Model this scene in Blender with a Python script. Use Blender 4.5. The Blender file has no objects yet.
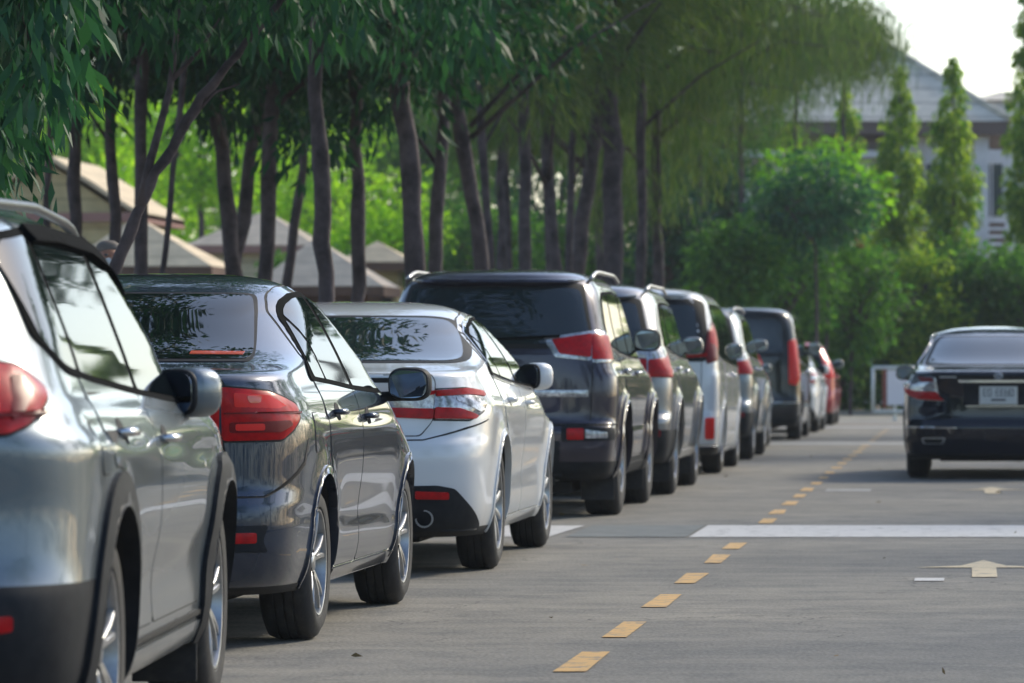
import bpy, bmesh, math, random
import numpy as np
from mathutils import Vector, Matrix
from mathutils.geometry import delaunay_2d_cdt
R = math.radians
scene = bpy.context.scene
COL = scene.collection
FPX, CAMH, VX, VY = 4400.0, 1.08, 970.0, 366.0
def at(px, py, Y):                       # a measured direction at distance Y along the road -> metres
    return ((px - VX) * Y / FPX, Y, CAMH - (py - VY) * Y / FPX)

# ------------------------------------------------------------------ materials
def mat(name, color, rough=.5, metal=0., coat=0., coat_rough=.03, spec=.5, emis=None, es=0, noise=None, bump=None, transl=0, ior=1.5):
    m = bpy.data.materials.new(name); m.use_nodes = True
    nt = m.node_tree; b = nt.nodes['Principled BSDF']
    b.inputs['Base Color'].default_value = (*color, 1)
    b.inputs['Roughness'].default_value = rough
    b.inputs['Metallic'].default_value = metal
    b.inputs['Coat Weight'].default_value = coat
    b.inputs['Coat Roughness'].default_value = coat_rough
    b.inputs['Specular IOR Level'].default_value = spec
    b.inputs['IOR'].default_value = ior
    if emis:
        b.inputs['Emission Color'].default_value = (*emis, 1); b.inputs['Emission Strength'].default_value = es
    if noise:                            # (scale, second colour, contrast lo, hi)
        sc, c2, lo, hi = noise
        tc = nt.nodes.new('ShaderNodeTexCoord'); n = nt.nodes.new('ShaderNodeTexNoise')
        n.inputs['Scale'].default_value = sc; n.inputs['Detail'].default_value = 8; n.inputs['Roughness'].default_value = .65
        nt.links.new(tc.outputs['Object'], n.inputs['Vector'])
        r = nt.nodes.new('ShaderNodeMapRange'); r.inputs[1].default_value = lo; r.inputs[2].default_value = hi
        nt.links.new(n.outputs['Fac'], r.inputs[0])
        mx = nt.nodes.new('ShaderNodeMix'); mx.data_type = 'RGBA'
        mx.inputs[6].default_value = (*color, 1); mx.inputs[7].default_value = (*c2, 1)
        nt.links.new(r.outputs[0], mx.inputs[0]); nt.links.new(mx.outputs[2], b.inputs['Base Color'])
        if bump:
            bp = nt.nodes.new('ShaderNodeBump'); bp.inputs['Strength'].default_value = bump; bp.inputs['Distance'].default_value = .02
            nt.links.new(n.outputs['Fac'], bp.inputs['Height']); nt.links.new(bp.outputs[0], b.inputs['Normal'])
    return m
def paint(name, color, metal=.55, rough=.32, dust=.35, spec=.5):
    m = mat(name, color, rough, metal, 1.0, .02, spec)
    nt = m.node_tree; b = nt.nodes['Principled BSDF']
    tc = nt.nodes.new('ShaderNodeTexCoord')
    n = nt.nodes.new('ShaderNodeTexNoise'); n.inputs['Scale'].default_value = 3.5; n.inputs['Detail'].default_value = 6
    nt.links.new(tc.outputs['Object'], n.inputs['Vector'])
    sep = nt.nodes.new('ShaderNodeSeparateXYZ'); nt.links.new(tc.outputs['Object'], sep.inputs[0])
    hz = nt.nodes.new('ShaderNodeMapRange'); hz.inputs[1].default_value = .75; hz.inputs[2].default_value = .15
    nt.links.new(sep.outputs[2], hz.inputs[0])          # road film thickens towards the sills
    mu = nt.nodes.new('ShaderNodeMath'); mu.operation = 'MULTIPLY'; nt.links.new(hz.outputs[0], mu.inputs[0]); nt.links.new(n.outputs['Fac'], mu.inputs[1])
    mu2 = nt.nodes.new('ShaderNodeMath'); mu2.operation = 'MULTIPLY'; nt.links.new(mu.outputs[0], mu2.inputs[0]); mu2.inputs[1].default_value = dust
    mx = nt.nodes.new('ShaderNodeMix'); mx.data_type = 'RGBA'
    mx.inputs[6].default_value = (*color, 1); mx.inputs[7].default_value = (.2, .18, .15, 1)
    nt.links.new(mu2.outputs[0], mx.inputs[0]); nt.links.new(mx.outputs[2], b.inputs['Base Color'])
    cr = nt.nodes.new('ShaderNodeMath'); cr.operation = 'MULTIPLY_ADD'; nt.links.new(mu2.outputs[0], cr.inputs[0]); cr.inputs[1].default_value = .5; cr.inputs[2].default_value = .03
    nt.links.new(cr.outputs[0], b.inputs['Coat Roughness'])
    return m
def leafmat(name, c1, c2, transl=.35, rough=.45):
    m = bpy.data.materials.new(name); m.use_nodes = True
    nt = m.node_tree; b = nt.nodes['Principled BSDF']; out = nt.nodes['Material Output']
    g = nt.nodes.new('ShaderNodeNewGeometry')
    mx = nt.nodes.new('ShaderNodeMix'); mx.data_type = 'RGBA'
    mx.inputs[6].default_value = (*c1, 1); mx.inputs[7].default_value = (*c2, 1)
    nt.links.new(g.outputs['Random Per Island'], mx.inputs[0])
    nt.links.new(mx.outputs[2], b.inputs['Base Color']); b.inputs['Roughness'].default_value = rough
    b.inputs['Specular IOR Level'].default_value = .16
    t = nt.nodes.new('ShaderNodeBsdfTranslucent')
    br = nt.nodes.new('ShaderNodeMix'); br.data_type = 'RGBA'; br.blend_type = 'MULTIPLY'; br.inputs[0].default_value = 1
    nt.links.new(mx.outputs[2], br.inputs[6]); br.inputs[7].default_value = (1.6, 1.8, .8, 1)
    nt.links.new(br.outputs[2], t.inputs['Color'])
    ms = nt.nodes.new('ShaderNodeMixShader'); ms.inputs[0].default_value = transl
    nt.links.new(b.outputs[0], ms.inputs[1]); nt.links.new(t.outputs[0], ms.inputs[2]); nt.links.new(ms.outputs[0], out.inputs['Surface'])
    return m

# ------------------------------------------------------------------ objects
def link(name, me, mats, parent=None):
    o = bpy.data.objects.new(name, me); COL.objects.link(o)
    for m in (mats if isinstance(mats, (list, tuple)) else [mats]): me.materials.append(m)
    if parent: o.parent = parent
    return o
def tag(o, label=None, cat=None, group=None, kind=None):
    if label: o['label'] = label
    if cat: o['category'] = cat
    if group: o['group'] = group
    if kind: o['kind'] = kind
    return o
def empty(name, loc, rz=0):
    o = bpy.data.objects.new(name, None); COL.objects.link(o); o.location = loc; o.rotation_euler = (0, 0, rz)
    o.empty_display_size = .2
    return o
def fast_mesh(name, V, F):               # V (n,3) array, F (m,k) array
    V = np.asarray(V, dtype=np.float32); F = np.asarray(F, dtype=np.int32); m, k = F.shape
    me = bpy.data.meshes.new(name)
    me.vertices.add(len(V)); me.vertices.foreach_set('co', V.ravel())
    me.loops.add(m * k); me.loops.foreach_set('vertex_index', F.ravel())
    me.polygons.add(m); me.polygons.foreach_set('loop_start', np.arange(0, m * k, k, dtype=np.int32))
    me.polygons.foreach_set('loop_total', np.full(m, k, dtype=np.int32))
    me.update(calc_edges=True)
    return me
class MB:                                 # collects shapes, links them as one mesh
    def __init__(s): s.v = []; s.f = []; s.m = []; s.sm = []
    def add(s, vs, fs, mi=0, smooth=False):
        n = len(s.v); s.v += [tuple(v) for v in vs]
        for f in fs: s.f.append([i + n for i in f]); s.m.append(mi); s.sm.append(smooth)
        return s
    def box(s, lo, hi, mi=0, M=None):
        x0, y0, z0 = lo; x1, y1, z1 = hi
        vs = [Vector(p) for p in ((x0,y0,z0),(x1,y0,z0),(x1,y1,z0),(x0,y1,z0),(x0,y0,z1),(x1,y0,z1),(x1,y1,z1),(x0,y1,z1))]
        if M: vs = [M @ v for v in vs]
        return s.add(vs, [(0,3,2,1),(4,5,6,7),(0,1,5,4),(1,2,6,5),(2,3,7,6),(3,0,4,7)], mi)
    def tube(s, pts, rad, n=8, mi=0, cap=True):
        pts = [Vector(p) for p in pts]
        rads = rad if isinstance(rad, (list, tuple)) else [rad] * len(pts)
        vs = []; fs = []; up = Vector((.13, .27, 1)).normalized()
        t0 = (pts[1] - pts[0]).normalized()
        a = t0.cross(up); a = a if a.length > .1 else t0.cross(Vector((1, 0, 0))); a.normalize()
        for i, p in enumerate(pts):
            t = (pts[min(i + 1, len(pts) - 1)] - pts[max(i - 1, 0)]).normalized()
            a = (a - t * a.dot(t)).normalized(); b = t.cross(a)
            for k in range(n):
                th = 2 * math.pi * k / n; vs.append(p + (a * math.cos(th) + b * math.sin(th)) * rads[i])
        for i in range(len(pts) - 1):
            for k in range(n):
                k2 = (k + 1) % n; fs.append((i*n+k, i*n+k2, (i+1)*n+k2, (i+1)*n+k))
        if cap: fs += [tuple(range(n - 1, -1, -1)), tuple((len(pts)-1)*n + k for k in range(n))]
        return s.add(vs, fs, mi, True)
    def lathe(s, prof, axis='x', c=(0,0,0), n=32, mi=0, close=False):   # prof: (axial, radius)
        vs = []; fs = []; m = len(prof)
        for k in range(n):
            th = 2 * math.pi * k / n
            for a, r in prof:
                if axis == 'x': vs.append((c[0]+a, c[1]+r*math.cos(th), c[2]+r*math.sin(th)))
                elif axis == 'z': vs.append((c[0]+r*math.cos(th), c[1]+r*math.sin(th), c[2]+a))
                else: vs.append((c[0]+r*math.cos(th), c[1]+a, c[2]-r*math.sin(th)))
        for k in range(n):
            k2 = (k + 1) % n
            for j in range(m - (0 if close else 1)):
                j2 = (j + 1) % m; fs.append((k*m+j, k2*m+j, k2*m+j2, k*m+j2))
        return s.add(vs, fs, mi, True)
    def sup(s, c, r, n=3., mi=0, nu=24, nv=14, M=None):                 # superellipsoid
        vs = []; fs = []
        pw = lambda v: math.copysign(abs(v) ** (2 / n), v)
        for j in range(nv + 1):
            ph = -math.pi/2 + math.pi * j / nv
            for i in range(nu):
                th = 2 * math.pi * i / nu
                v = Vector((r[0]*pw(math.cos(ph))*pw(math.cos(th)), r[1]*pw(math.cos(ph))*pw(math.sin(th)), r[2]*pw(math.sin(ph))))
                if M: v = M @ v
                vs.append(Vector(c) + v)
        for j in range(nv):
            for i in range(nu):
                i2 = (i + 1) % nu; fs.append((j*nu+i, j*nu+i2, (j+1)*nu+i2, (j+1)*nu+i))
        return s.add(vs, fs, mi, True)
    def build(s, name, mats, parent=None, bevel=0, auto=None):
        me = bpy.data.meshes.new(name); me.from_pydata(s.v, [], s.f)
        me.polygons.foreach_set('material_index', s.m); me.polygons.foreach_set('use_smooth', s.sm); me.update()
        if auto: me.set_sharp_from_angle(angle=R(auto))
        o = link(name, me, mats, parent)
        if bevel:
            b = o.modifiers.new('bevel', 'BEVEL'); b.width = bevel; b.segments = 2; b.limit_method = 'ANGLE'; b.harden_normals = False
        return o

# ------------------------------------------------------------------ car surface
def pchip(xs, ys, xq):
    xs = np.array(xs, float); ys = np.array(ys, float)
    h = np.diff(xs); d = np.diff(ys) / h; n = len(xs); m = np.zeros(n)
    m[0] = d[0]; m[-1] = d[-1]
    for i in range(1, n - 1):
        if d[i-1] * d[i] > 0:
            w1 = 2*h[i] + h[i-1]; w2 = h[i] + 2*h[i-1]; m[i] = (w1 + w2) / (w1/d[i-1] + w2/d[i])
    k = np.clip(np.searchsorted(xs, xq) - 1, 0, n - 2); t = (xq - xs[k]) / h[k]
    return ((1+2*t)*(1-t)**2*ys[k] + t*(1-t)**2*h[k]*m[k] + t*t*(3-2*t)*ys[k+1] + t*t*(t-1)*h[k]*m[k+1])
def dense(pts, n=500):                    # smooth profile through (y,z) points, returned as z-sorted samples
    P = np.array(pts, float)
    P[:, 1] = np.maximum.accumulate(P[:, 1] + np.arange(len(P)) * 1e-6)
    s = np.concatenate([[0], np.cumsum(np.hypot(*np.diff(P, axis=0).T) + 1e-6)])
    q = np.linspace(0, s[-1], n)
    y = pchip(s, P[:, 0], q); z = np.maximum.accumulate(pchip(s, P[:, 1], q) + np.arange(n) * 1e-9)
    return y, z
class Surf:
    def __init__(s, sp):
        s.sp = sp
        s.ry, s.rz = dense(sp['rear']); s.fy, s.fz = dense(sp['front'])
        wz, wv = zip(*sp['width']); s.wzz = np.linspace(wz[0], wz[-1], 600); s.ww = pchip(wz, wv, s.wzz)
        s.z0, s.z1 = sp['rear'][0][1], sp['rear'][-1][1]
        s.axles = (sp['ro'], sp['ro'] + sp['wb']); s.Rw = sp['R']; s.Ra = sp['R'] + sp.get('gap', .05)
    def r(s, z): return np.interp(z, s.rz, s.ry)
    def f(s, z): return np.interp(z, s.fz, s.fy)
    def w(s, z): return np.interp(z, s.wzz, s.ww)
    def zone(s, z):
        a, b = s.sp['zr'], s.sp['zf']
        I = lambda t, k: np.interp(z, [q[0] for q in t], [q[k] for q in t])
        L = s.f(z) - s.r(z)
        return np.minimum(I(a, 1), L * .48), I(a, 2), np.minimum(I(b, 1), L * .48), I(b, 2)
    def disp(s, y, z):
        sp = s.sp; d = 0 * (y + z)
        for a in s.axles:
            q = np.hypot(y - a, z - s.Rw)
            d = d + sp.get('flare', .018) * np.exp(-((q - s.Ra) / .075) ** 2) * (z < s.Rw + .6)
        for (za, zb, amp, wd) in sp.get('crease', []):        # crease line from rear height za to front height zb
            zc = za + (zb - za) * np.clip(y / sp['L'], 0, 1)
            d = d + amp * (np.tanh((zc - z) / wd) - 1) * .5 * np.clip(1 - (z - zc) / .25, 0, 1)
        for (zc, hh, amp) in sp.get('hollow', []):
            ya, yb = s.axles[0] + .45, s.axles[1] - .45
            sm = 1 / (1 + np.exp(-(y - ya) / .06)) / (1 + np.exp((y - yb) / .06))
            d = d - amp * np.exp(-((z - zc) / hh) ** 2) * sm
        return d
    def side(s, y, z):                     # -> point on the right side
        LR, NR, LF, NF = s.zone(z); w = s.w(z); r = s.r(z); f = s.f(z)
        k = np.clip((r + LR - y) / LR, 0, .9999); k2 = np.clip((y - (f - LF)) / LF, 0, .9999)
        q = (1 - k ** NR) ** (1 / NR) * (1 - k2 ** NF) ** (1 / NF)
        return np.stack([w * q + s.disp(y, z) * q ** 4, y + 0 * z, z + 0 * y], -1)
    def rear(s, x, z):
        LR, NR, LF, NF = s.zone(z); w = s.w(z)
        k = np.clip(np.abs(x) / w, 0, .9999)
        return np.stack([x + 0 * z, s.r(z) + LR - LR * (1 - k ** NR) ** (1 / NR), z + 0 * x], -1)
    def frontf(s, x, z):
        LR, NR, LF, NF = s.zone(z); w = s.w(z)
        k = np.clip(np.abs(x) / w, 0, .9999)
        return np.stack([x + 0 * z, s.f(z) - LF + LF * (1 - k ** NF) ** (1 / NF), z + 0 * x], -1)
    def ring(s, z, nr=26, ns=44, nf=20):
        LR, NR, LF, NF = [float(v) for v in s.zone(z)]; w = float(s.w(z)); r = float(s.r(z)); f = float(s.f(z))
        th = np.linspace(0, math.pi / 2, nr)
        xr = w * np.sin(th) ** (2 / NR); yr = r + LR - LR * np.cos(th) ** (2 / NR)
        ys = np.linspace(r + LR, f - LF, ns)[1:-1]; xs = np.full(len(ys), w)
        th = np.linspace(math.pi / 2, 0, nf)
        xf = w * np.sin(th) ** (2 / NF); yf = f - LF + LF * np.cos(th) ** (2 / NF)
        x = np.concatenate([xr, xs, xf]); y = np.concatenate([yr, ys, yf])
        x = x + s.disp(y, np.full_like(y, z)) * (x / w) ** 4
        return x, y
    def wrap(s, p, z):
        if not hasattr(s, 'tab'):
            s.tz = np.arange(s.z0, min(s.z1, s.z0 + 1.6), .008); T = []; s.tp = np.linspace(0, 2.2, 221)
            for zz in s.tz:
                x, y = s.ring(float(zz), 90, 50, 10); c = np.concatenate([[0], np.cumsum(np.hypot(np.diff(x), np.diff(y)))])
                T.append((np.interp(s.tp, c, x), np.interp(s.tp, c, y)))
            s.tab = np.array(T)
        p = np.atleast_1d(p); z = np.atleast_1d(z); u = np.clip((z - s.tz[0]) / .008, 0, len(s.tz) - 1.001); v = np.clip(p / .01, 0, 219.99)
        i = u.astype(int); j = v.astype(int); fu = u - i; fv = v - j
        g = lambda k: (s.tab[i, k, j]*(1-fu)*(1-fv) + s.tab[i+1, k, j]*fu*(1-fv) + s.tab[i, k, j+1]*(1-fu)*fv + s.tab[i+1, k, j+1]*fu*fv)
        return np.stack([g(0), g(1), z], -1)
    def shell(s, parent, mats, matfn, zones=None):
        zs = [s.z0, s.z1 - 1e-4]
        for ys_, z_ in ((s.ry, s.rz), (s.fy, s.fz)):
            c = np.concatenate([[0], np.cumsum(np.hypot(np.diff(ys_), np.diff(z_)))])
            zs += list(np.interp(np.arange(0, c[-1], .035), c, z_))
        c = np.concatenate([[0], np.cumsum(np.hypot(np.diff(s.ww), np.diff(s.wzz)))]); zs += list(np.interp(np.arange(0, c[-1], .02), c, s.wzz))
        zs = sorted(zs); keep = [zs[0]]
        for z in zs[1:]:
            if z - keep[-1] > (.012 if z < s.z1 - .15 else .0012): keep.append(z)
        V = []; 
        for z in keep:
            x, y = s.ring(z)
            xx = np.concatenate([x, -x[1:-1][::-1]]); yy = np.concatenate([y, y[1:-1][::-1]])
            V.append(np.stack([xx, yy, np.full(len(xx), z)], -1))
        n = len(V[0]); m = len(V); V = np.concatenate(V)
        bm = bmesh.new(); bv = [bm.verts.new(v) for v in V]
        for j in range(m - 1):
            for i in range(n):
                i2 = (i + 1) % n; bm.faces.new((bv[j*n+i], bv[j*n+i2], bv[(j+1)*n+i2], bv[(j+1)*n+i]))
        bm.faces.new(bv[:n][::-1]); bm.faces.new(bv[-n:])
        me = bpy.data.meshes.new('body'); bm.to_mesh(me); bm.free()
        o = bpy.data.objects.new('body', me); COL.objects.link(o)
        cut = MB()
        for a in s.axles:
            for sd in (1, -1):
                xs_ = sorted((sd * (s.sp['W'] - .30), sd * (s.sp['W'] + .3)))
                k = MB(); N = 72
                vs = [(x, a + s.Ra * math.cos(2*math.pi*i/N), s.Rw + s.Ra * math.sin(2*math.pi*i/N)) for x in xs_ for i in range(N)]
                fs = [(i, (i+1) % N, N + (i+1) % N, N + i) for i in range(N)] + [tuple(range(N))[::-1], tuple(range(N, 2*N))]
                cut.add(vs, fs)
        co = cut.build('cutter', [])
        bmc = bmesh.new(); bmc.from_mesh(co.data); bmesh.ops.recalc_face_normals(bmc, faces=bmc.faces); bmc.to_mesh(co.data); bmc.free()
        md = o.modifiers.new('b', 'BOOLEAN'); md.operation = 'DIFFERENCE'; md.solver = 'EXACT'; md.object = co
        dg = bpy.context.evaluated_depsgraph_get(); dg.update()
        new = bpy.data.meshes.new_from_object(o.evaluated_get(dg)); 
        o.modifiers.clear(); o.data = new; bpy.data.objects.remove(co)
        for mm in mats: new.materials.append(mm)
        # wells: faces on the cutter wall
        bm = bmesh.new(); bm.from_mesh(new); well = []
        for f in bm.faces:
            c = f.calc_center_median(); f.smooth = True; isw = False
            for a in s.axles:
                q = math.hypot(c.y - a, c.z - s.Rw)
                if q < s.Ra + .004 and abs(c.x) < s.sp['W'] + .1 and (q < s.Ra - .03 and abs(abs(c.x) - (s.sp['W'] - .30)) < .01 or q > s.Ra - .01 and abs(Vector((0, c.y - a, c.z - s.Rw)).normalized().dot(f.normal)) > .8): isw = True
            if isw: f.material_index = 1; f.smooth = False; well.append(f)
            elif abs(f.normal.z) > .9 and c.z < s.z0 + .01: f.material_index = 1; f.smooth = False
            else: f.material_index = matfn(abs(c.x), c.y, c.z)
        es = {e for f in well for e in f.edges if any(g not in set() and g.material_index != 1 for g in e.link_faces)}
        bmesh.ops.split_edges(bm, edges=list(es))
        bm.to_mesh(new); bm.free()
        o.parent = parent; new.name = 'body'
        return o

def rpoly(pts, r=.03, seg=5):             # round the corners of a polygon; a point may carry its own radius
    out = []; n = len(pts)
    for i in range(n):
        p = Vector(pts[i][:2]); a = Vector(pts[i-1][:2]) - p; b = Vector(pts[(i+1) % n][:2]) - p
        rr = pts[i][2] if len(pts[i]) > 2 else r
        da = min(rr, a.length * .49); db = min(rr, b.length * .49)
        if rr < 1e-4: out.append(tuple(p)); continue
        A = p + a.normalized() * da; B = p + b.normalized() * db
        for k in range(seg + 1):
            t = k / seg; out.append(tuple(A * (1-t)**2 + p * 2*t*(1-t) + B * t*t))
    return out
def offpoly(pts, d):
    n = len(pts); ar = sum(pts[i-1][0]*pts[i][1] - pts[i][0]*pts[i-1][1] for i in range(n)); sg = 1 if ar > 0 else -1
    out = []
    for i in range(n):
        a = Vector(pts[i]) - Vector(pts[i-1]); b = Vector(pts[(i+1) % n]) - Vector(pts[i])
        if a.length < 1e-7: a = b
        if b.length < 1e-7: b = a
        nn = Vector((a.y, -a.x)).normalized() + Vector((b.y, -b.x)).normalized()
        nn = nn.normalized() if nn.length > 1e-6 else Vector((0, 0))
        out.append(tuple(Vector(pts[i]) + nn * d * sg))
    return out
def resample(pts, step):
    out = []
    for i in range(len(pts)):
        a = np.array(pts[i]); b = np.array(pts[(i+1) % len(pts)]); k = max(1, int(np.hypot(*(b-a)) / step))
        for j in range(k): out.append(tuple(a + (b-a) * j / k))
    return out
def cr3(u, v): return np.array((u[1]*v[2]-u[2]*v[1], u[2]*v[0]-u[0]*v[2], u[0]*v[1]-u[1]*v[0]))
class Patch:                               # panels that hug the car surface: several layers -> one mesh
    def __init__(s): s.V = []; s.F = []; s.N = []; s.M = []
    def add(s, fn, poly, h=.003, step=.035, mi=0, sx=1, skirt=.006, bulge=0, bw=.03):
        pts = resample(poly, step); n = len(pts)
        P = np.array(pts); lo = P.min(0); hi = P.max(0)
        g = []
        st = min(step, max((hi[0]-lo[0]) / 3, .008), 9); st2 = min(step, max((hi[1]-lo[1]) / 3, .008))
        A = P; B = np.roll(P, -1, 0)
        for u in np.arange(lo[0] + st/2, hi[0], st):
            for v in np.arange(lo[1] + st2/2, hi[1], st2):
                c = (A[:, 1] > v) != (B[:, 1] > v)
                with np.errstate(divide='ignore', invalid='ignore'):
                    xi = (B[:, 0]-A[:, 0]) * (v-A[:, 1]) / (B[:, 1]-A[:, 1]) + A[:, 0]
                if np.sum(c & (u < xi)) % 2 and np.min(np.hypot(P[:, 0]-u, P[:, 1]-v)) > min(st, st2) * .45: g.append((u, v))
        allp = [Vector(p) for p in pts + g]
        vs, es, fs, _, _, _ = delaunay_2d_cdt(allp, [(i, (i+1) % n) for i in range(n)], [list(range(n))], 1, 1e-6)
        U = np.array([v[:] for v in vs]); e = 9e-3 if getattr(fn, '__name__', '') == 'wrap' else 2e-3
        Pt = fn(U[:, 0], U[:, 1]); du = fn(U[:, 0]+e, U[:, 1]) - fn(U[:, 0]-e, U[:, 1]); dv = fn(U[:, 0], U[:, 1]+e) - fn(U[:, 0], U[:, 1]-e)
        Nn = np.cross(du, dv); Nn /= np.maximum(np.linalg.norm(Nn, axis=1, keepdims=True), 1e-12)
        cen = np.array([0, s.cy, 0.6]) if hasattr(s, 'cy') else np.array([0, 2.2, .6])
        flip = np.sum(Nn * (Pt - cen), axis=1).mean() < 0
        if flip: Nn = -Nn
        hh = np.full(len(U), h)
        if bulge:
            d = np.min(np.hypot(U[:, None, 0] - P[None, :, 0], U[:, None, 1] - P[None, :, 1]), 1)
            hh = hh + bulge * (1 - np.exp(-d / bw))
        T = Pt + Nn * hh[:, None]
        Ni = Nn
        if bulge:                          # smooth normals from the bulged faces
            Ni = np.zeros_like(T)
            for f in fs:
                for k in range(1, len(f)-1):
                    c = cr3(T[f[k]]-T[f[0]], T[f[k+1]]-T[f[0]]); c = c if np.dot(c, Nn[f[0]]) > 0 else -c
                    for q in (f[0], f[k], f[k+1]): Ni[q] += c
            Ni /= np.maximum(np.linalg.norm(Ni, axis=1, keepdims=True), 1e-12)
        T = T * np.array([sx, 1, 1]); Ni = Ni * np.array([sx, 1, 1]); B2 = (Pt - Nn * skirt) * np.array([sx, 1, 1])
        base = len(s.V); s.V += T.tolist(); TL = T.tolist(); NL = Ni.tolist()
        for f in fs:
            f = list(f); A_, B_, C_ = TL[f[0]], TL[f[1]], TL[f[2]]; n_ = NL[f[0]]
            ux, uy, uz = B_[0]-A_[0], B_[1]-A_[1], B_[2]-A_[2]; vx, vy, vz = C_[0]-A_[0], C_[1]-A_[1], C_[2]-A_[2]
            if (uy*vz-uz*vy)*n_[0] + (uz*vx-ux*vz)*n_[1] + (ux*vy-uy*vx)*n_[2] < 0: f = f[::-1]
            s.F.append([base + i for i in f]); s.N.append([NL[i] for i in f]); s.M.append(mi)
        from collections import Counter
        ec = Counter(); 
        for f in fs:
            for i in range(len(f)): ec[tuple(sorted((f[i], f[(i+1) % len(f)])))] += 1
        bd = [k for k, c in ec.items() if c == 1]; b2 = {}
        for a, b in bd:
            for q in (a, b):
                if q not in b2: b2[q] = len(s.V); s.V.append(B2[q])
            f = [base + a, base + b, b2[b], b2[a]]
            c = cr3(T[b]-T[a], B2[b]-T[a]); c = c / (math.sqrt(c @ c) + 1e-12)
            m = T.mean(0)
            if np.dot(c, (T[a]+T[b])/2 - m) < 0: f = f[::-1]; c = -c
            s.F.append(f); s.N.append([c] * 4); s.M.append(mi)
        return s
    def build(s, name, mats, parent=None):
        me = bpy.data.meshes.new(name); me.from_pydata([tuple(v) for v in s.V], [], s.F)
        me.polygons.foreach_set('material_index', s.M); me.polygons.foreach_set('use_smooth', [True] * len(s.F))
        me.update()
        me.normals_split_custom_set([tuple(n) for f in s.N for n in f])
        return link(name, me, mats, parent)

MT = {}
def setup_mats():
    MT['black'] = mat('black_plastic', (.013, .015, .019), .6, spec=.16, noise=(9, (.028, .03, .034), .4, .75))
    MT['gap'] = mat('seam_shadow_rubber', (.008, .008, .009), .8)
    MT['trim'] = mat('matt_window_rubber', (.006, .007, .008), .9, spec=.03)
    MT['under'] = mat('underbody', (.012, .012, .013), .85)
    MT['glass'] = mat('tinted_glass', (.005, .008, .009), .02, spec=.42)
    MT['glass2'] = mat('light_tinted_glass', (.016, .024, .028), .02, spec=.6, coat=.2, coat_rough=.0)
    MT['mirror'] = mat('mirror_glass', (.16, .20, .25), .05, 1)
    MT['chrome'] = mat('chrome', (.62, .63, .65), .14, 1)
    MT['alloy'] = mat('alloy_wheel', (.42, .43, .45), .32, .85, noise=(12, (.22, .22, .22), .45, .8))
    MT['alloyd'] = mat('alloy_wheel_recess', (.03, .03, .033), .5, .3)
    MT['rubber'] = mat('tyre_rubber', (.022, .022, .024), .78, noise=(14, (.06, .056, .05), .5, .8), bump=.15)
    MT['lamp_red'] = mat('red_lamp_lens', (.50, .004, .008), .3, spec=.2, coat=.12, coat_rough=.03, noise=(30, (.36, .004, .008), .4, .6))
    MT['lamp_bright'] = mat('bright_red_lamp_lens', (.80, .03, .025), .3, spec=.2, coat=.15, coat_rough=.03)
    MT['lamp_dark'] = mat('dark_red_lamp_lens', (.16, .004, .008), .3, coat=.1, spec=.2)
    MT['lamp_clear'] = mat('clear_lamp_lens', (.55, .56, .58), .15, .55, coat=1, noise=(40, (.25, .25, .27), .4, .6))
    MT['lamp_orange'] = mat('amber_lamp_lens', (.75, .09, .03), .2, coat=1)
    MT['white'] = mat('white_plate', (.62, .63, .62), .4)
    MT['ink'] = mat('dark_ink', (.04, .04, .05), .5)
    MT['rail_dark'] = mat('dark_rail_metal', (.10, .105, .11), .3, .7)
    MT['satin'] = mat('satin_metal', (.5, .5, .5), .35, .9)

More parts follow.
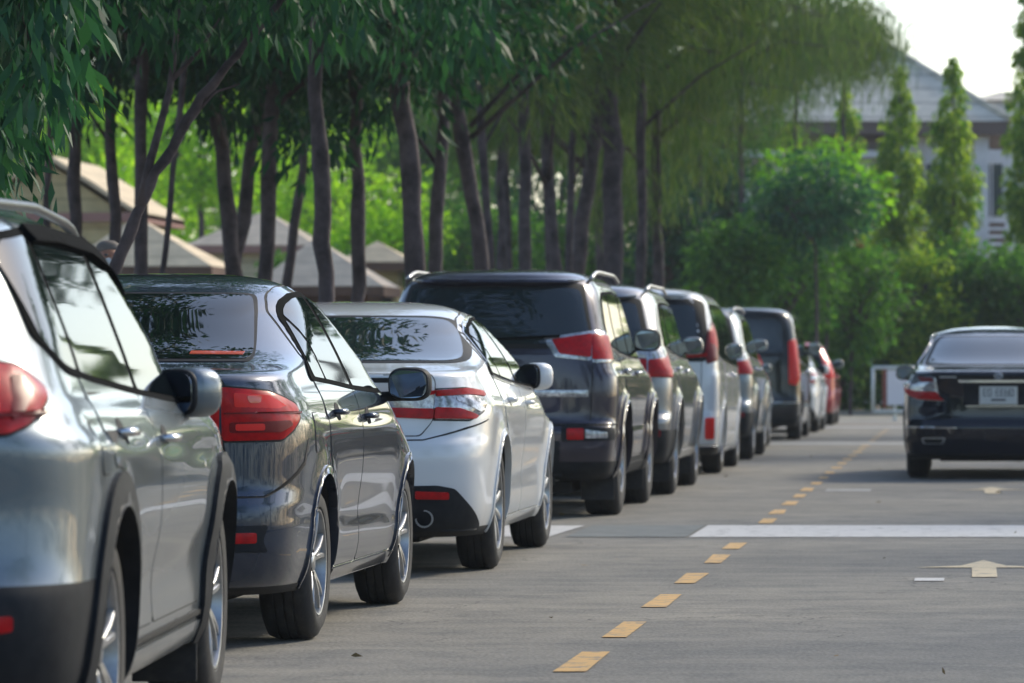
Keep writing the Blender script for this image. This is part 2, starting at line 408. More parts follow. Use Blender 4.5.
def wheel(parent, x, y, Rw, width, side, style=0, rimr=None, hi=True, tone='alloy'):
    rimr = rimr or Rw * .66; n = 64 if hi else 28
    h = MB()                                # hub and brake disc
    xo = x; s = side                        # x = outer face of tyre
    X = lambda d: xo - s * d
    def lat(mb, prof, mi=0, nn=n): mb.lathe([((X(a)), r) for a, r in prof], 'x', (0, y, Rw), nn, mi)
    lat(h, [(.09, .02), (.09, rimr*.72), (.105, rimr*.72), (.105, .03)], 0)
    lat(h, [(.03, .001), (.03, .035), (.12, .05), (.12, .06)], 0)
    w = h.build('wheel', [MT['satin']], parent)
    t = MB(); tw = width; e = .012
    prof = [(.018, rimr*.985), (.002, rimr*1.03), (-.004, (rimr+Rw)/2), (.004, Rw-.035), (.014, Rw-.014), (.03, Rw-.004), (.05, Rw), (tw*.30, Rw), (tw*.305, Rw-.008), (tw*.335, Rw-.008), (tw*.34, Rw),
            (tw*.48, Rw), (tw*.485, Rw-.008), (tw*.515, Rw-.008), (tw*.52, Rw), (tw*.66, Rw), (tw*.665, Rw-.008), (tw*.695, Rw-.008), (tw*.70, Rw), (tw-.05, Rw), (tw-.014, Rw-.014), (tw, (rimr+Rw)/2), (tw-.02, rimr)]
    if not hi: prof = [prof[i] for i in (0, 2, 3, 5, 6, 19, 20, 21, 22)]
    lat(t, prof)
    t.build('tyre', [MT['rubber']], w, auto=50)
    r = MB()
    lat(r, [(.012, rimr*1.0), (.004, rimr*.985), (.006, rimr*.955), (.03, rimr*.93), (tw*.8, rimr*.86)], 0)
    lat(r, [(.14, .02), (.14, rimr*.9)], 1)
    if hi or style:
        ns = {0: 5, 1: 10, 2: 6, 3: 7}.get(style, 5)
        for k in range(ns):
            for off in ((-.17, .17) if style in (0, 2) else (0,)):
                th0 = 2*math.pi*k/ns + .3 + off * .45; th1 = 2*math.pi*k/ns + .3 + off * (1.25 if style == 0 else .9)
                wd0, wd1 = (.013, .011) if style in (0, 2) else (.020, .017)
                if style == 3: th1 += .22
                segs = 5; vs = []; fs = []
                for q in range(segs):
                    u = q/(segs-1); th = th0 + (th1-th0)*u; rr = .04 + (rimr*.965-.04)*u; d = .030 - .018*u - .006*math.sin(math.pi*u)
                    wd = wd0 + (wd1-wd0)*u
                    c, sn = math.cos(th), math.sin(th)
                    for (o_, dd) in ((-wd, d+.03), (-wd, d+.006), (-wd*.6, d), (wd*.6, d), (wd, d+.006), (wd, d+.03)):
                        vs.append((X(dd), y + rr*c - o_*sn, Rw + rr*sn + o_*c))
                for q in range(segs-1):
                    for j in range(5): fs.append((q*6+j, q*6+j+1, (q+1)*6+j+1, (q+1)*6+j))
                r.add(vs, fs, 0, False)
    lat(r, [(.022, .0005), (.022, .028), (.028, .036), (.05, .062), (.08, .066)], 0)
    for k in range(5):
        th = 2*math.pi*k/5; r.lathe([(X(.026), .001), (X(.026), .007), (X(.04), .008)], 'x', (0, y+.047*math.cos(th), Rw+.047*math.sin(th)), 8, 1)
    r.build('rim', [MT[tone], MT['alloyd']], w, auto=40)
    return w
# ------------------------------------------------------------------ building a car from its sheet of sizes
def mirror(car, sx, x, y, z, w, h, m, glass=True, hi=True, rot=0):
    from mathutils import Matrix as Mx
    def turn(o):
        if rot: c_ = Vector((sx*x, y, z)); o.data.transform(Mx.Translation(c_) @ Mx.Rotation(sx*R(rot), 4, 'Z') @ Mx.Translation(-c_))
        return o
    mb = MB(); nu, nv = (28, 16) if hi else (12, 8)
    mb.sup((sx*x, y, z), (w/2, .075, h/2), 3.0, 0, nu, nv)
    mb.sup((sx*(x-w*.45), y+.01, z-h*.36), (w*.42, .035, .022), 3, 1, 12, 8)
    o = turn(mb.build('side_mirror', [m, MT['black']], car))
    g = MB(); g.sup((sx*x, y-.062, z), (w*.47, .018, h*.46), 3.2, 0, nu, nv)
    turn(g.build('mirror_rim', [MT['black']], o))
    g = MB(); N = 28; pw = lambda v: math.copysign(abs(v)**(2/3.4), v); yy = y - .0815
    ring_ = [(sx*x + w*.43*pw(math.cos(t)), yy + .004*math.cos(t)*sx, z + h*.41*pw(math.sin(t))) for t in np.linspace(0, 2*math.pi, N, endpoint=False)]
    back = [(a, b + .006, c_) for a, b, c_ in ring_]
    g.add(ring_ + back, [tuple(range(N))[::-1] if True else 0, tuple(range(N, 2*N))] + [(i, (i+1) % N, N+(i+1) % N, N+i) for i in range(N)])
    turn(g.build('mirror_glass', [MT['mirror']], o))
def make_car(sp, name, label, cat, world, yaw=0, group='cars parked bumper to bumper along the left kerb'):
    S = Surf(sp); hi = sp.get('hi', True); st = (.035 if world[1] < 40 else .055) if hi else .08
    car = empty(name, world, yaw); tag(car, label, cat, group)
    root = empty('tmp', (0, 0, 0))
    kids_before = set(bpy.data.objects)
    P = MT[sp['paint']]; car_p = car
    zb = sp.get('zblack', .0)
    def mf(x, y, z):
        if sp.get('matfn'): 
            k = sp['matfn'](x, y, z)
            if k is not None: return k
        return 1 if z < sp.get('zsill', .24) else 0
    body = S.shell(car, [P, MT['under'], MT['black']], mf)
    top = lambda y: np.interp(y, *zip(*sp['top'])); bot = lambda y: np.interp(y, *zip(*sp['bot']))
    y0, y1 = sp['top'][0][0], sp['top'][-1][0]
    cuts = sp['cuts']                        # window spans [(a, b, kind)]
    def band(a, b, lo, up, e=.0):
        ys = np.linspace(a, b, max(4, int((b-a)/.06)))
        L = [(float(y), float(lo(y))) for y in ys]; U = [(float(y), float(up(y))) for y in ys[::-1]]
        pts = L + [u for u in U if min(abs(u[1]-l[1]) + abs(u[0]-l[0]) for l in L) > 1e-3]
        return pts
    zd = sp.get('zdoor', .27); ax = S.axles[0]; rr = S.Ra + sp.get('archw', .03) + .015
    low = lambda y: np.maximum(zd, S.Rw + np.sqrt(np.maximum(rr**2 - (y-ax)**2, 0))) if abs(y-ax) < rr else zd
    dl = sp['doors']                         # [(a, b)] rear door, front door
    up = lambda y: max(float(top(y)) + .035 if y0 <= y <= y1 else 0, float(bot(y)) + .012)
    for sx in (1, -1):
        dlo = rpoly(band(y0, y1, bot, lambda y: max(float(top(y)), float(bot(y)) + .004)), .02, 3)
        big = offpoly(dlo, .009)
        doors = []
        for (a, b) in dl:
            pl = rpoly(band(a, b, lambda y: float(low(y)), up), .03, 3)
            p = Patch(); p.add(S.side, offpoly(pl, .005), .0012, .05, 1, sx, .002); p.add(S.side, pl, .0030, st, 0, sx, .003)
            doors.append(p.build('door', [P, MT['gap']], car))
        tr = Patch(); tr.add(S.side, big, .0052, st, 0, sx, .004)
        if sp.get('visor'):
            v = [(float(y), float(top(y)) + .01) for y in np.linspace(y0+.42, y1-.2, 24)]
            v += [(y, z-.04) for y, z in v[::-1]]; tr.add(S.side, v, .022, st, 0, sx, .02)
        tr.build('window_trim', [MT['trim']], car)
        if sp.get('belt_chrome'):
            ys = np.linspace(y0+.05, y1-.05, 30); c = [(float(y), float(bot(y))-.006) for y in ys]; c += [(y, z-.016) for y, z in c[::-1]]
            cp = Patch(); cp.add(S.side, c, .0085, st, 0, sx, .008)
            if sp['belt_chrome'] == 2:
                c = [(float(y), float(top(y))+.004) for y in ys]; c += [(y, z+.014) for y, z in c[::-1]]; cp.add(S.side, c, .0085, st, 0, sx, .008)
            cp.build('window_chrome', [MT['chrome']], car)
        for (a, b, k) in cuts:
            g = band(a, b, lambda y: float(bot(y)) + .008, lambda y: max(float(top(y)) - .012, float(bot(y)) + .012))
            p = Patch(); p.add(S.side, rpoly(g, .015, 3), .0078, st, 0, sx, .003)
            p.build('window', [MT['glass']], doors[k] if k < len(doors) else car)
        for i, (hy, hz) in enumerate(sp['handles']):
            q = S.side(np.array([hy]), np.array([hz]))[0]; e = S.side(np.array([hy+.1]), np.array([hz]))[0]; n = (e-q); 
            mb = MB(); L = .09
            pts = [(sx*(q[0]+o - (0 if abs(t) < 1 else 0) + n[0]*t*.9), hy+t*L, hz) for t, o in ((-1, .002), (-.85, .03), (-.4, .038), (.4, .038), (.85, .03), (1, .002))]
            mb.tube(pts, [.010, .012, .013, .013, .012, .010], 10)
            h = mb.build('handle', [MT[sp.get('handle_mat', sp['paint'])]], doors[i])
            cp = Patch(); cc = [(hy+.062*math.cos(t), hz+.036*math.sin(t)) for t in np.linspace(0, 2*math.pi, 20)[:-1]]
            cp.add(S.side, cc, .0045, .03, 0, sx, .002); cp.build('handle_cup', [MT['under' if sp['paint'] != 'p_white' else 'satin']], doors[i])
        for a in S.axles:                    # arches
            w_ = sp.get('archw', .03); A0, A1 = R(-22), R(202)
            n = 40; ro_, ri_ = S.Ra + w_, S.Ra - .004
            pts = [(a + ro_*math.cos(t), max(S.Rw + ro_*math.sin(t), S.z0+.01)) for t in np.linspace(A0, A1, n)]
            pts += [(a + ri_*math.cos(t), max(S.Rw + ri_*math.sin(t), S.z0+.012)) for t in np.linspace(A1, A0, n)]
            cp = Patch(); cp.add(S.side, pts, sp.get('archh', .006), .03, 0, sx, .03)
            cp.build('arch_cladding' if w_ > .04 else 'arch_lip', [MT['black'] if w_ > .04 and not sp.get('arch_paint') else P], car)
            xo = sp.get('track', sp['W'] - .02)
            wheel(car, sx*xo, a, S.Rw, sp.get('tw', .205), sx, sp.get('style', 0), sp.get('rimr'), hi)
        # sill moulding
        ya, yb = S.axles[0]+S.Ra+.02, S.axles[1]-S.Ra-.02
        zsl = sp.get('sill', (.205, .262)); cp = Patch()
        cp.add(S.side, [(ya, zsl[0]), (yb, zsl[0]), (yb, zsl[1]), (ya, zsl[1])], .010, st, 0, sx, .01)
        cp.build('sill', [MT[sp.get('sill_mat', sp['paint'])]], car)
        mx, my, mz, mw, mh = sp['mirror']
        mirror(car, sx, mx, my, mz, mw, mh, MT[sp.get('mirror_mat', sp['paint'])], hi=hi, rot=sp.get('mrot', 0))
        if sp.get('rails'):
            rz_, ra, rb, rx = sp['rails']; mb = MB(); pts = []
            for t in np.linspace(0, 1, 16):
                yy = ra + (rb-ra)*t; zt = rz_(yy); lift = .042 * min(1, 6*t, 6*(1-t))
                pts.append((sx*(rx(yy)), yy, zt + lift - .012))
            mb.tube(pts, .015, 8); mb.build('roof_rail', [MT[sp.get('rail_mat', 'satin')]], car)
    # patches listed on the sheet: (name, map, layers, parent-name, both sides?)
    made = {}
    for (nm, mp, layers, both, par) in sp['parts']:
        fn = {'r': S.rear, 's': S.side, 'w': S.wrap, 'f': S.frontf}[mp]
        for sx in ((1, -1) if both else (1,)):
            p = Patch(); ml = []
            for (poly, m, h, bulge, rad) in layers:
                if m not in ml: ml.append(m)
                pl = rpoly(poly, rad, 4)
                p.add(fn, pl, h, st if mp != 'w' else .03, ml.index(m), sx, min(h, .01) + .003, bulge)
            o = p.build(nm, [MT[m] for m in ml], made.get((par, sx), made.get((par, 1), car)) if par else car)
            made[(nm, sx)] = o
    # wiper, fin, exhaust and plates
    for f in sp.get('extra', []): f(car, S, made)
    # under tray and axle so the view beneath is closed
    u = MB(); u.box((-sp['W']*.62, .35, .17), (sp['W']*.62, sp['L']-.4, .26)); u.tube([(-sp['W']+.1, S.axles[0], S.Rw*.9), (sp['W']-.1, S.axles[0], S.Rw*.9)], .04)
    u.tube([(-sp['W']+.1, S.axles[1], S.Rw*.9), (sp['W']-.1, S.axles[1], S.Rw*.9)], .03)
    u.build('underbody', [MT['under']], car, bevel=.02)
    bpy.data.objects.remove(root)
    # move the parts so the thing's empty sits on the ground under the rear axle
    ro = sp['ro']
    for o in set(bpy.data.objects) - kids_before:
        if o.parent == car: o.location.y -= ro
    return car
def sym(pts): return list(pts) + [(-p[0],) + tuple(p[1:]) for p in pts[::-1]]
def plate(x, z, w=.34, h=.155, on='trunk_lid', text=None):
    def f(car, S, made):
        c = S.rear(np.array([0., .1]), np.array([z, z+.03])); y = float(min(S.rear(np.array([x, x, x]), np.array([z-h/2, z, z+h/2]))[:, 1])) - .014
        mb = MB(); mb.box((x-w/2, y, z-h/2), (x+w/2, y+.008, z+h/2), 0)
        mb.box((x-w/2-.012, y+.003, z-h/2-.012), (x+w/2+.012, y+.03, z+h/2+.012), 1)
        o = mb.build('licence_plate', [MT['white'], MT['satin']], car, bevel=.002)
        g = MB(); rnd = random.Random(int(abs(x*100)+z*1000))
        seg = {'top': (0, 1, 1, 1), 'mid': (0, .5, 1, .5), 'bot': (0, 0, 1, 0), 'l': (0, 0, 0, 1), 'r': (1, 0, 1, 1)}
        cw, ch = w*.085, h*.42; xs = [-.42, -.29, -.06, .07, .20, .33]
        for k, ox in enumerate(xs):
            px = x + ox*w; pz = z - h*.02
            for nm in rnd.sample(list(seg), 4):
                a, b, c2, d = seg[nm]; t = .007
                g.box((px + a*cw - t/2, y-.002, pz + b*ch - t/2), (px + c2*cw + t/2, y-.0003, pz + d*ch + t/2))
        g.box((x-.07, y-.002, z-h*.34), (x+.07, y-.0003, z-h*.22))
        g.build('plate_characters', [MT['ink']], o)
    return f
def bar(name, x0, x1, z0, z1, d, m, at_y=None):       # a bar across the rear that follows its curve
    def f(car, S, made):
        mb = MB(); xs = np.linspace(x0, x1, 14); vs = []; fs = []
        for x in xs:
            b = S.rear(np.array([x]*2), np.array([z0, z1])); yy = b[:, 1].min() - d
            vs += [(x, yy+d+.02, z0), (x, yy, z0+.2*(z1-z0)), (x, yy, z1-.2*(z1-z0)), (x, yy+d+.02, z1)]
        for i in range(13):
            for j in range(3): fs.append((4*i+j, 4*i+j+1, 4*i+j+5, 4*i+j+4))
        fs += [(0, 3, 2, 1), (52, 53, 54, 55)]
        mb.add(vs, fs, 0, False); mb.build(name, [MT[m]], car, auto=30)
    return f
def spoiler(z, x, dep, th, m, y_off=0.):
    def f(car, S, made):
        mb = MB(); n = 22; vs = []; fs = []; K = 6
        for i in range(n+1):
            u = -1 + 2*i/n; xx = x*u; base = float(S.rear(np.array([xx]), np.array([z]))[0, 1]) + y_off
            d = dep * (1 - abs(u)**6*.7); t = th*(1-abs(u)**8*.5)
            for (yy, zz) in ((base+.08, z-.02), (base-d*.6, z-t), (base-d, z-t*.45), (base-d*.9, z-.003), (base+.05, z+.012), (base+.14, z+.012)): vs.append((xx, yy, zz))
        for i in range(n):
            for j in range(K-1): fs.append((K*i+j, K*i+j+1, K*i+K+j+1, K*i+K+j))
        fs += [tuple(range(K))[::-1], tuple(range(K*n, K*n+K))]
        mb.add(vs, fs, 0, True); mb.build('spoiler', [MT[m]], car, auto=35)
    return f
def wiper(z, L=.5):
    def f(car, S, made):
        mb = MB(); xs = np.linspace(0, L, 8); P_ = S.rear(xs, np.full(8, z) + xs*.05); mb.tube([(float(p[0]), float(p[1])-.03, float(p[2])) for p in P_], .009, 6)
        p = S.rear(np.array([0.]), np.array([z-.03]))[0]; mb.sup((0, float(p[1])-.02, z-.02), (.03, .03, .03), 2.5); mb.build('rear_wiper', [MT['trim']], car)
    return f
def fin(y, m):
    def f(car, S, made):
        mb = MB(); zt = float(np.interp(y, S.ry, S.rz)) - .005; vs = []
        for (dy, h, w) in ((0, .0, .03), (0, .055, .006), (.05, .05, .010), (.13, .015, .02), (.17, 0, .012)):
            vs += [(-w, y+dy, zt), (-w*.4, y+dy, zt+h), (w*.4, y+dy, zt+h), (w, y+dy, zt)]
        fs = []
        for i in range(4):
            for j in range(3): fs.append((4*i+j, 4*i+j+1, 4*i+j+5, 4*i+j+4))
        mb.add(vs, fs + [(0, 3, 2, 1)], 0, True); mb.build('roof_antenna', [MT[m]], car, auto=40)
    return f
def exhaust(xs, z, r=.035, y=.02):
    def f(car, S, made):
        for x in xs:
            yy = float(S.rear(np.array([x]), np.array([z]))[0, 1]) + y
            mb = MB(); mb.lathe([(.25, r*.8), (.0, r), (-.012, r*1.02), (-.012, r*.85), (.08, r*.8)], 'y', (x, yy, z), 24)
            mb.build('exhaust_pipe', [MT['satin']], car, auto=40)
    return f
def badge(x, z, r=.035, m='chrome', fy=None):
    def f(car, S, made):
        y = float(S.rear(np.array([x]), np.array([z]))[0, 1]) - .012; mb = MB()
        N = 28; rr = .006; pts = [(x+r*1.35*math.cos(2*math.pi*i/N), y, z+r*math.sin(2*math.pi*i/N)) for i in range(N+1)]
        mb.tube(pts, rr, 6); mb.tube([(x-r*.5, y, z+r*.7), (x-r*.4, y, z-r*.7)], rr, 6); mb.tube([(x+r*.5, y, z+r*.7), (x+r*.4, y, z-r*.7)], rr, 6); mb.tube([(x-r*.5, y, z), (x+r*.5, y, z)], rr, 6)
        mb.build('badge', [MT[m]], car)
    return f
def flap(z0=.08, w=.2):
    def f(car, S, made):
        for a in S.axles:
            for sx in (1, -1):
                mb = MB(); x = S.sp['W'] - .04; y = a - S.Ra - .01
                mb.box((sx*x - (w if sx > 0 else 0), y-.006, z0), (sx*x + (0 if sx > 0 else w), y+.006, .36)); mb.build('mud_flap', [MT['rubber']], car, bevel=.004)
    return f
def front_parts(zl=.62, zh=.78, xi=.42, xo=.80, gz=(.42, .70), ws=None):
    L = [('headlamp', 'f', [([(xi, zl+.02), (xo, zl+.03), (xo-.01, zh), (xi+.05, zh-.03)], 'gap', .004, 0, .02), ([(xi+.01, zl+.03), (xo-.01, zl+.04), (xo-.02, zh-.01), (xi+.06, zh-.04)], 'lamp_clear', .008, .01, .02)], True, None),
         ('grille', 'f', [(sym([(.38, gz[0]), (.40, gz[1])]), 'black', .008, 0, .03)], False, None),
         ('windscreen', 'f', [(offpoly(rpoly(sym(ws), .04), .02), 'black', .003, 0, 0), (sym(ws), 'glass', .007, 0, .04)], False, None)]
    return L

SP = {}
# ---- dark grey four-door saloon (second in the row)
def tail(top, bot, seam, tip, side): pass
SP['city'] = dict(L=4.44, W=.85, ro=.97, wb=2.60, R=.305, paint='p_grey', style=0, rimr=.212,
    rear=[(.16,.21),(.07,.24),(.02,.32),(0,.40),(.0,.50),(.012,.565),(.045,.60),(.052,.64),(.055,.80),(.035,.95),(.02,1.015),(.035,1.035),(.10,1.052),(.38,1.075),(.50,1.095),(.62,1.125),(1.32,1.375),(1.50,1.415),(1.8,1.452),(2.15,1.470),(2.3,1.472)],
    front=[(4.34,.21),(4.42,.32),(4.44,.45),(4.42,.60),(4.33,.70),(4.05,.82),(3.62,.93),(3.38,.985),(3.25,1.03),(2.75,1.31),(2.6,1.375),(2.45,1.42),(2.36,1.45),(2.31,1.469),(2.305,1.472)],
    width=[(.21,.775),(.25,.80),(.32,.825),(.42,.838),(.60,.848),(.78,.85),(.88,.842),(.95,.822),(1.0,.795),(1.08,.755),(1.18,.705),(1.28,.650),(1.34,.612),(1.38,.578),(1.41,.535),(1.435,.47),(1.455,.37),(1.467,.23),(1.472,.06)],
    zr=[(.2,.60,3.4),(.7,.66,3.3),(1.0,.66,3.1),(1.06,.55,3),(1.12,.75,2.8),(1.38,.85,2.6),(1.47,.7,2.4)], zf=[(.2,.9,2.8),(.8,1.1,3),(1.0,.7,3),(1.1,.5,2.8),(1.47,.5,2.4)],
    crease=[(.905,.80,.010,.012),(.50,.36,.006,.02)], hollow=[(.50,.12,.014)], flare=.014,
    top=[(1.08,1.045),(1.22,1.16),(1.40,1.275),(1.55,1.335),(1.75,1.368),(2.05,1.380),(2.35,1.368),(2.60,1.320),(2.85,1.215),(3.05,1.105),(3.24,.985)],
    bot=[(1.08,1.030),(1.5,1.015),(2.05,.99),(2.6,.975),(3.24,.965)],
    cuts=[(1.16,1.40,0),(1.44,2.02,0),(2.10,3.16,1)], doors=[(1.13,2.05),(2.065,3.13)], handles=[(1.42,.895),(2.28,.87)],
    mirror=(.925,3.02,1.0,.19,.150), mirror_mat='black', sill_mat='p_grey', handle_mat='p_grey',
    parts=[('trunk_lid','r',[(sym([(.575,.635),(.585,.80),(.60,1.0),(.585,1.034)]),'gap',.0015,0,.02),(sym([(.57,.64),(.58,.80),(.595,1.0),(.58,1.03)]),'p_grey',.0035,0,.02)],False,None),
        ('tail_lamp','w',[([(.585,1.008),(.585,.79),(.86,.792),(.95,.83),(1.03,.875),(1.05,.915),(1.03,.938),(.82,.990)],'gap',.002,0,.012),([(.592,1.002),(.592,.797),(.86,.80),(.945,.838),(1.02,.88),(1.04,.913),(1.02,.931),(.82,.982)],'lamp_red',.005,.012,.02)],True,None),
        ('indicator','w',[([(.64,.978),(.64,.925),(.84,.915),(.90,.925),(.80,.965)],'lamp_bright',.016,.002,.01),([(.69,.966),(.70,.938),(.75,.938),(.76,.966)],'lamp_orange',.019,.002,.01)],True,'tail_lamp'),
        ('lens_rib','w',[([(.60,.905),(.60,.899),(1.02,.893),(1.02,.899)],'lamp_dark',.0185,0,0),([(.62,.868),(.62,.828),(.84,.828),(.92,.855),(.90,.872)],'lamp_dark',.0182,.001,.01),([(.64,.862),(.64,.836),(.76,.836),(.76,.862)],'lamp_bright',.020,.001,.01)],True,'tail_lamp'),
        ('lid_lamp','r',[([(.40,.805),(.572,.797),(.578,1.0),(.30,.985)],'lamp_red',.007,.012,.02)],True,'trunk_lid'),
        ('rear_window','r',[(sym([(.60,1.096),(.60,1.12),(.50,1.362),(.47,1.375)]),'black',.003,0,.03),(sym([(.588,1.105),(.588,1.13),(.488,1.355),(.46,1.366)]),'glass',.006,0,.03)],False,None),
        ('window_sticker','r',[([(.37,1.121),(.56,1.119),(.56,1.131),(.37,1.133)],'lamp_orange',.008,0,0)],False,'rear_window'),  # amber strip is a sticker on the glass, no lamp
        ('rear_reflector','w',[([(.50,.475),(.50,.385),(.80,.375),(.77,.42),(.80,.48)],'black',.003,0,.02),([(.52,.452),(.52,.412),(.74,.412),(.74,.452)],'lamp_red',.007,.004,.01)],True,None),
        ('bumper_gap','w',[([(0,.588),(.0,.582),(.78,.582),(1.08,.70),(1.14,.80),(1.12,.80),(1.06,.715),(.77,.588)],'gap',.0015,0,0)],True,None),
        ('fuel_flap','s',[([(.72,.74),(.72,.90),(.88,.90),(.88,.74)],'gap',.0012,0,.03),([(.724,.744),(.724,.896),(.876,.896),(.876,.744)],'p_grey',.003,0,.03)],False,None),
        ] + front_parts(ws=[(.60,1.05),(.48,1.35)]),
    extra=[plate(0,.86), bar('lid_chrome',-.30,.30,.965,.985,.02,'chrome'), badge(0,.935), exhaust([-.5],.24,.03,.06)])
# ---- white saloon (third)
SP['camry'] = dict(L=4.88, W=.92, ro=1.10, wb=2.825, R=.335, paint='p_white', style=1, rimr=.235,
    rear=[(.20,.20),(.08,.24),(.03,.34),(.005,.48),(0,.60),(.012,.68),(.045,.72),(.055,.78),(.06,.90),(.035,.99),(.03,1.02),(.045,1.038),(.12,1.050),(.45,1.075),(.58,1.095),(.72,1.125),(1.50,1.345),(1.70,1.385),(2.0,1.42),(2.35,1.440),(2.5,1.443)],
    front=[(4.76,.20),(4.85,.32),(4.88,.45),(4.86,.60),(4.76,.70),(4.45,.80),(3.95,.92),(3.72,.97),(3.58,1.01),(3.0,1.27),(2.85,1.34),(2.7,1.39),(2.6,1.42),(2.54,1.438),(2.51,1.443)],
    width=[(.20,.84),(.25,.87),(.34,.895),(.45,.905),(.62,.917),(.78,.92),(.88,.912),(.94,.89),(1.0,.86),(1.08,.82),(1.17,.765),(1.26,.70),(1.31,.660),(1.35,.618),(1.38,.57),(1.41,.49),(1.43,.36),(1.44,.2),(1.443,.06)],
    zr=[(.2,.62,3.3),(.7,.70,3.2),(1.0,.74,3.0),(1.06,.6,2.8),(1.12,.85,2.6),(1.35,.9,2.5),(1.44,.7,2.4)], zf=[(.2,.9,2.6),(.8,1.1,2.8),(1.0,.7,3),(1.1,.5,2.8),(1.44,.5,2.4)],
    crease=[(.93,.80,.010,.015)], hollow=[(.52,.13,.016)], flare=.018,
    top=[(1.26,1.055),(1.42,1.15),(1.62,1.245),(1.8,1.30),(2.05,1.335),(2.35,1.345),(2.65,1.332),(2.95,1.275),(3.2,1.175),(3.42,1.07),(3.58,.975)],
    bot=[(1.26,1.040),(1.7,1.015),(2.3,.985),(2.9,.965),(3.58,.955)],
    cuts=[(1.34,1.62,0),(1.66,2.30,0),(2.38,3.50,1)], doors=[(1.28,2.34),(2.355,3.48)], handles=[(1.62,.90),(2.56,.875)],
    mirror=(.90,3.30,1.02,.175,.16), mrot=-40, belt_chrome=2, handle_mat='p_white',
    parts=[('trunk_lid','r',[(sym([(.60,.72),(.66,.80),(.67,1.0),(.65,1.040)]),'gap',.0015,0,.02),(sym([(.595,.725),(.655,.80),(.665,1.0),(.645,1.036)]),'p_white',.0035,0,.02)],False,None),
        ('tail_lamp','w',[([(.675,.965),(.665,.80),(.90,.795),(1.06,.845),(1.14,.91),(1.10,.955),(.90,.972)],'gap',.002,0,.012),([(.682,.958),(.672,.807),(.90,.802),(1.05,.85),(1.125,.91),(1.09,.948),(.90,.965)],'lamp_clear',.006,.014,.02)],True,None),
        ('red_lens','w',[([(.685,.957),(.685,.925),(.90,.928),(1.07,.915),(1.10,.925),(1.085,.945),(.90,.963)],'lamp_red',.021,.003,.006),([(.676,.868),(.672,.81),(.93,.806),(.96,.822),(.82,.862)],'lamp_red',.021,.003,.01),([(.80,.92),(.80,.90),(.98,.84),(1.03,.852),(.98,.885)],'lamp_clear',.021,.002,.01)],True,'tail_lamp'),
        ('lid_lamp','r',[([(.46,.825),(.655,.807),(.662,.957),(.42,.935)],'lamp_clear',.006,.008,.02),([(.36,.822),(.655,.808),(.658,.862),(.42,.868)],'lamp_red',.014,.003,.01),([(.40,.925),(.66,.935),(.664,.956),(.40,.945)],'lamp_red',.014,.003,.004)],True,'trunk_lid'),
        ('rear_window','r',[(sym([(.735,1.095),(.75,1.14,.1),(.62,1.325,.1),(.50,1.352)]),'black',.003,0,.08),(sym([(.69,1.105,.08),(.71,1.14,.1),(.59,1.32,.1),(.48,1.338)]),'glass2',.006,0,.08)],False,None),
        ('lower_bumper','w',[([(0,.465),(.0,.235),(1.02,.235),(1.04,.26),(.86,.40),(.80,.452),(.70,.47)],'black',.006,0,.02)],True,None),
        ('rear_reflector','w',[([(.58,.443),(.58,.403),(.76,.398),(.76,.435)],'lamp_red',.012,.004,.01)],True,None),
        ('bumper_gap','w',[([(0,.703),(0,.697),(.62,.699),(.90,.76),(1.12,.80),(1.12,.806),(.88,.767),(.62,.705)],'gap',.0015,0,0)],True,None),
        ] + front_parts(.60,.74,.45,.88,(.32,.66),ws=[(.68,1.04),(.54,1.32)]),
    extra=[plate(0,.84), badge(0,.94), exhaust([-.62,.62],.30,.045,-.01)])
# ---- tall off-road wagon, purple-grey (fourth)
def suv(L, W, ro, wb, R_, H, paint_, glass_z, **kw):
    g0, g1 = glass_z; d = dict(L=L, W=W, ro=ro, wb=wb, R=R_, paint=paint_)
    yt = kw.pop('yt', .34)
    d['rear'] = kw.pop('rear', None) or [(.22,.27),(.10,.31),(.03,.40),(0,.52),(0,.62),(.02,.655),(.085,.68),(.095,.74),(.10,.95),(.115,g0-.06),(.135,g0),(yt-.03,g1-.02),(yt+.02,g1+.04),(yt+.12,H-.055),(yt+.45,H-.025),(1.4,H-.004),(1.9,H)]
    d['front'] = kw.pop('front', None) or [(L-.14,.27),(L-.03,.36),(L,.50),(L-.01,.72),(L-.06,.88),(L-.35,1.0),(L-1.05,1.10),(L-1.25,1.14),(L-1.75,H-.30),(L-1.98,H-.14),(L-2.15,H-.07),(L-2.35,H-.03),(2.05,H-.004),(1.95,H)]
    w0 = kw.pop('wt', W-.21)
    d['width'] = kw.pop('width', None) or [(.27,W-.09),(.33,W-.05),(.45,W-.02),(.62,W-.005),(.85,W),(1.0,W-.008),(1.08,W-.03),(1.15,W-.055),(1.35,W-.11),(H-.20,w0+.045),(H-.12,w0),(H-.075,w0-.05),(H-.045,w0-.13),(H-.022,w0-.27),(H-.008,w0-.45),(H,.08)]
    d['zr'] = [(.2,.55,3.4),(.9,.60,3.0),(1.1,.60,2.9),(H-.1,.6,2.8),(H,.5,2.6)] if kw.pop('tailround', 0) else [(.2,.40,4.2),(.9,.42,4.2),(1.1,.42,4),(H-.1,.5,3.4),(H,.5,2.6)]; d['zf'] = [(.2,.8,3.0),(1.0,.9,3.2),(1.15,.5,3),(H,.5,2.6)]
    d.update(kw); return d
gz = (1.235, 1.645)
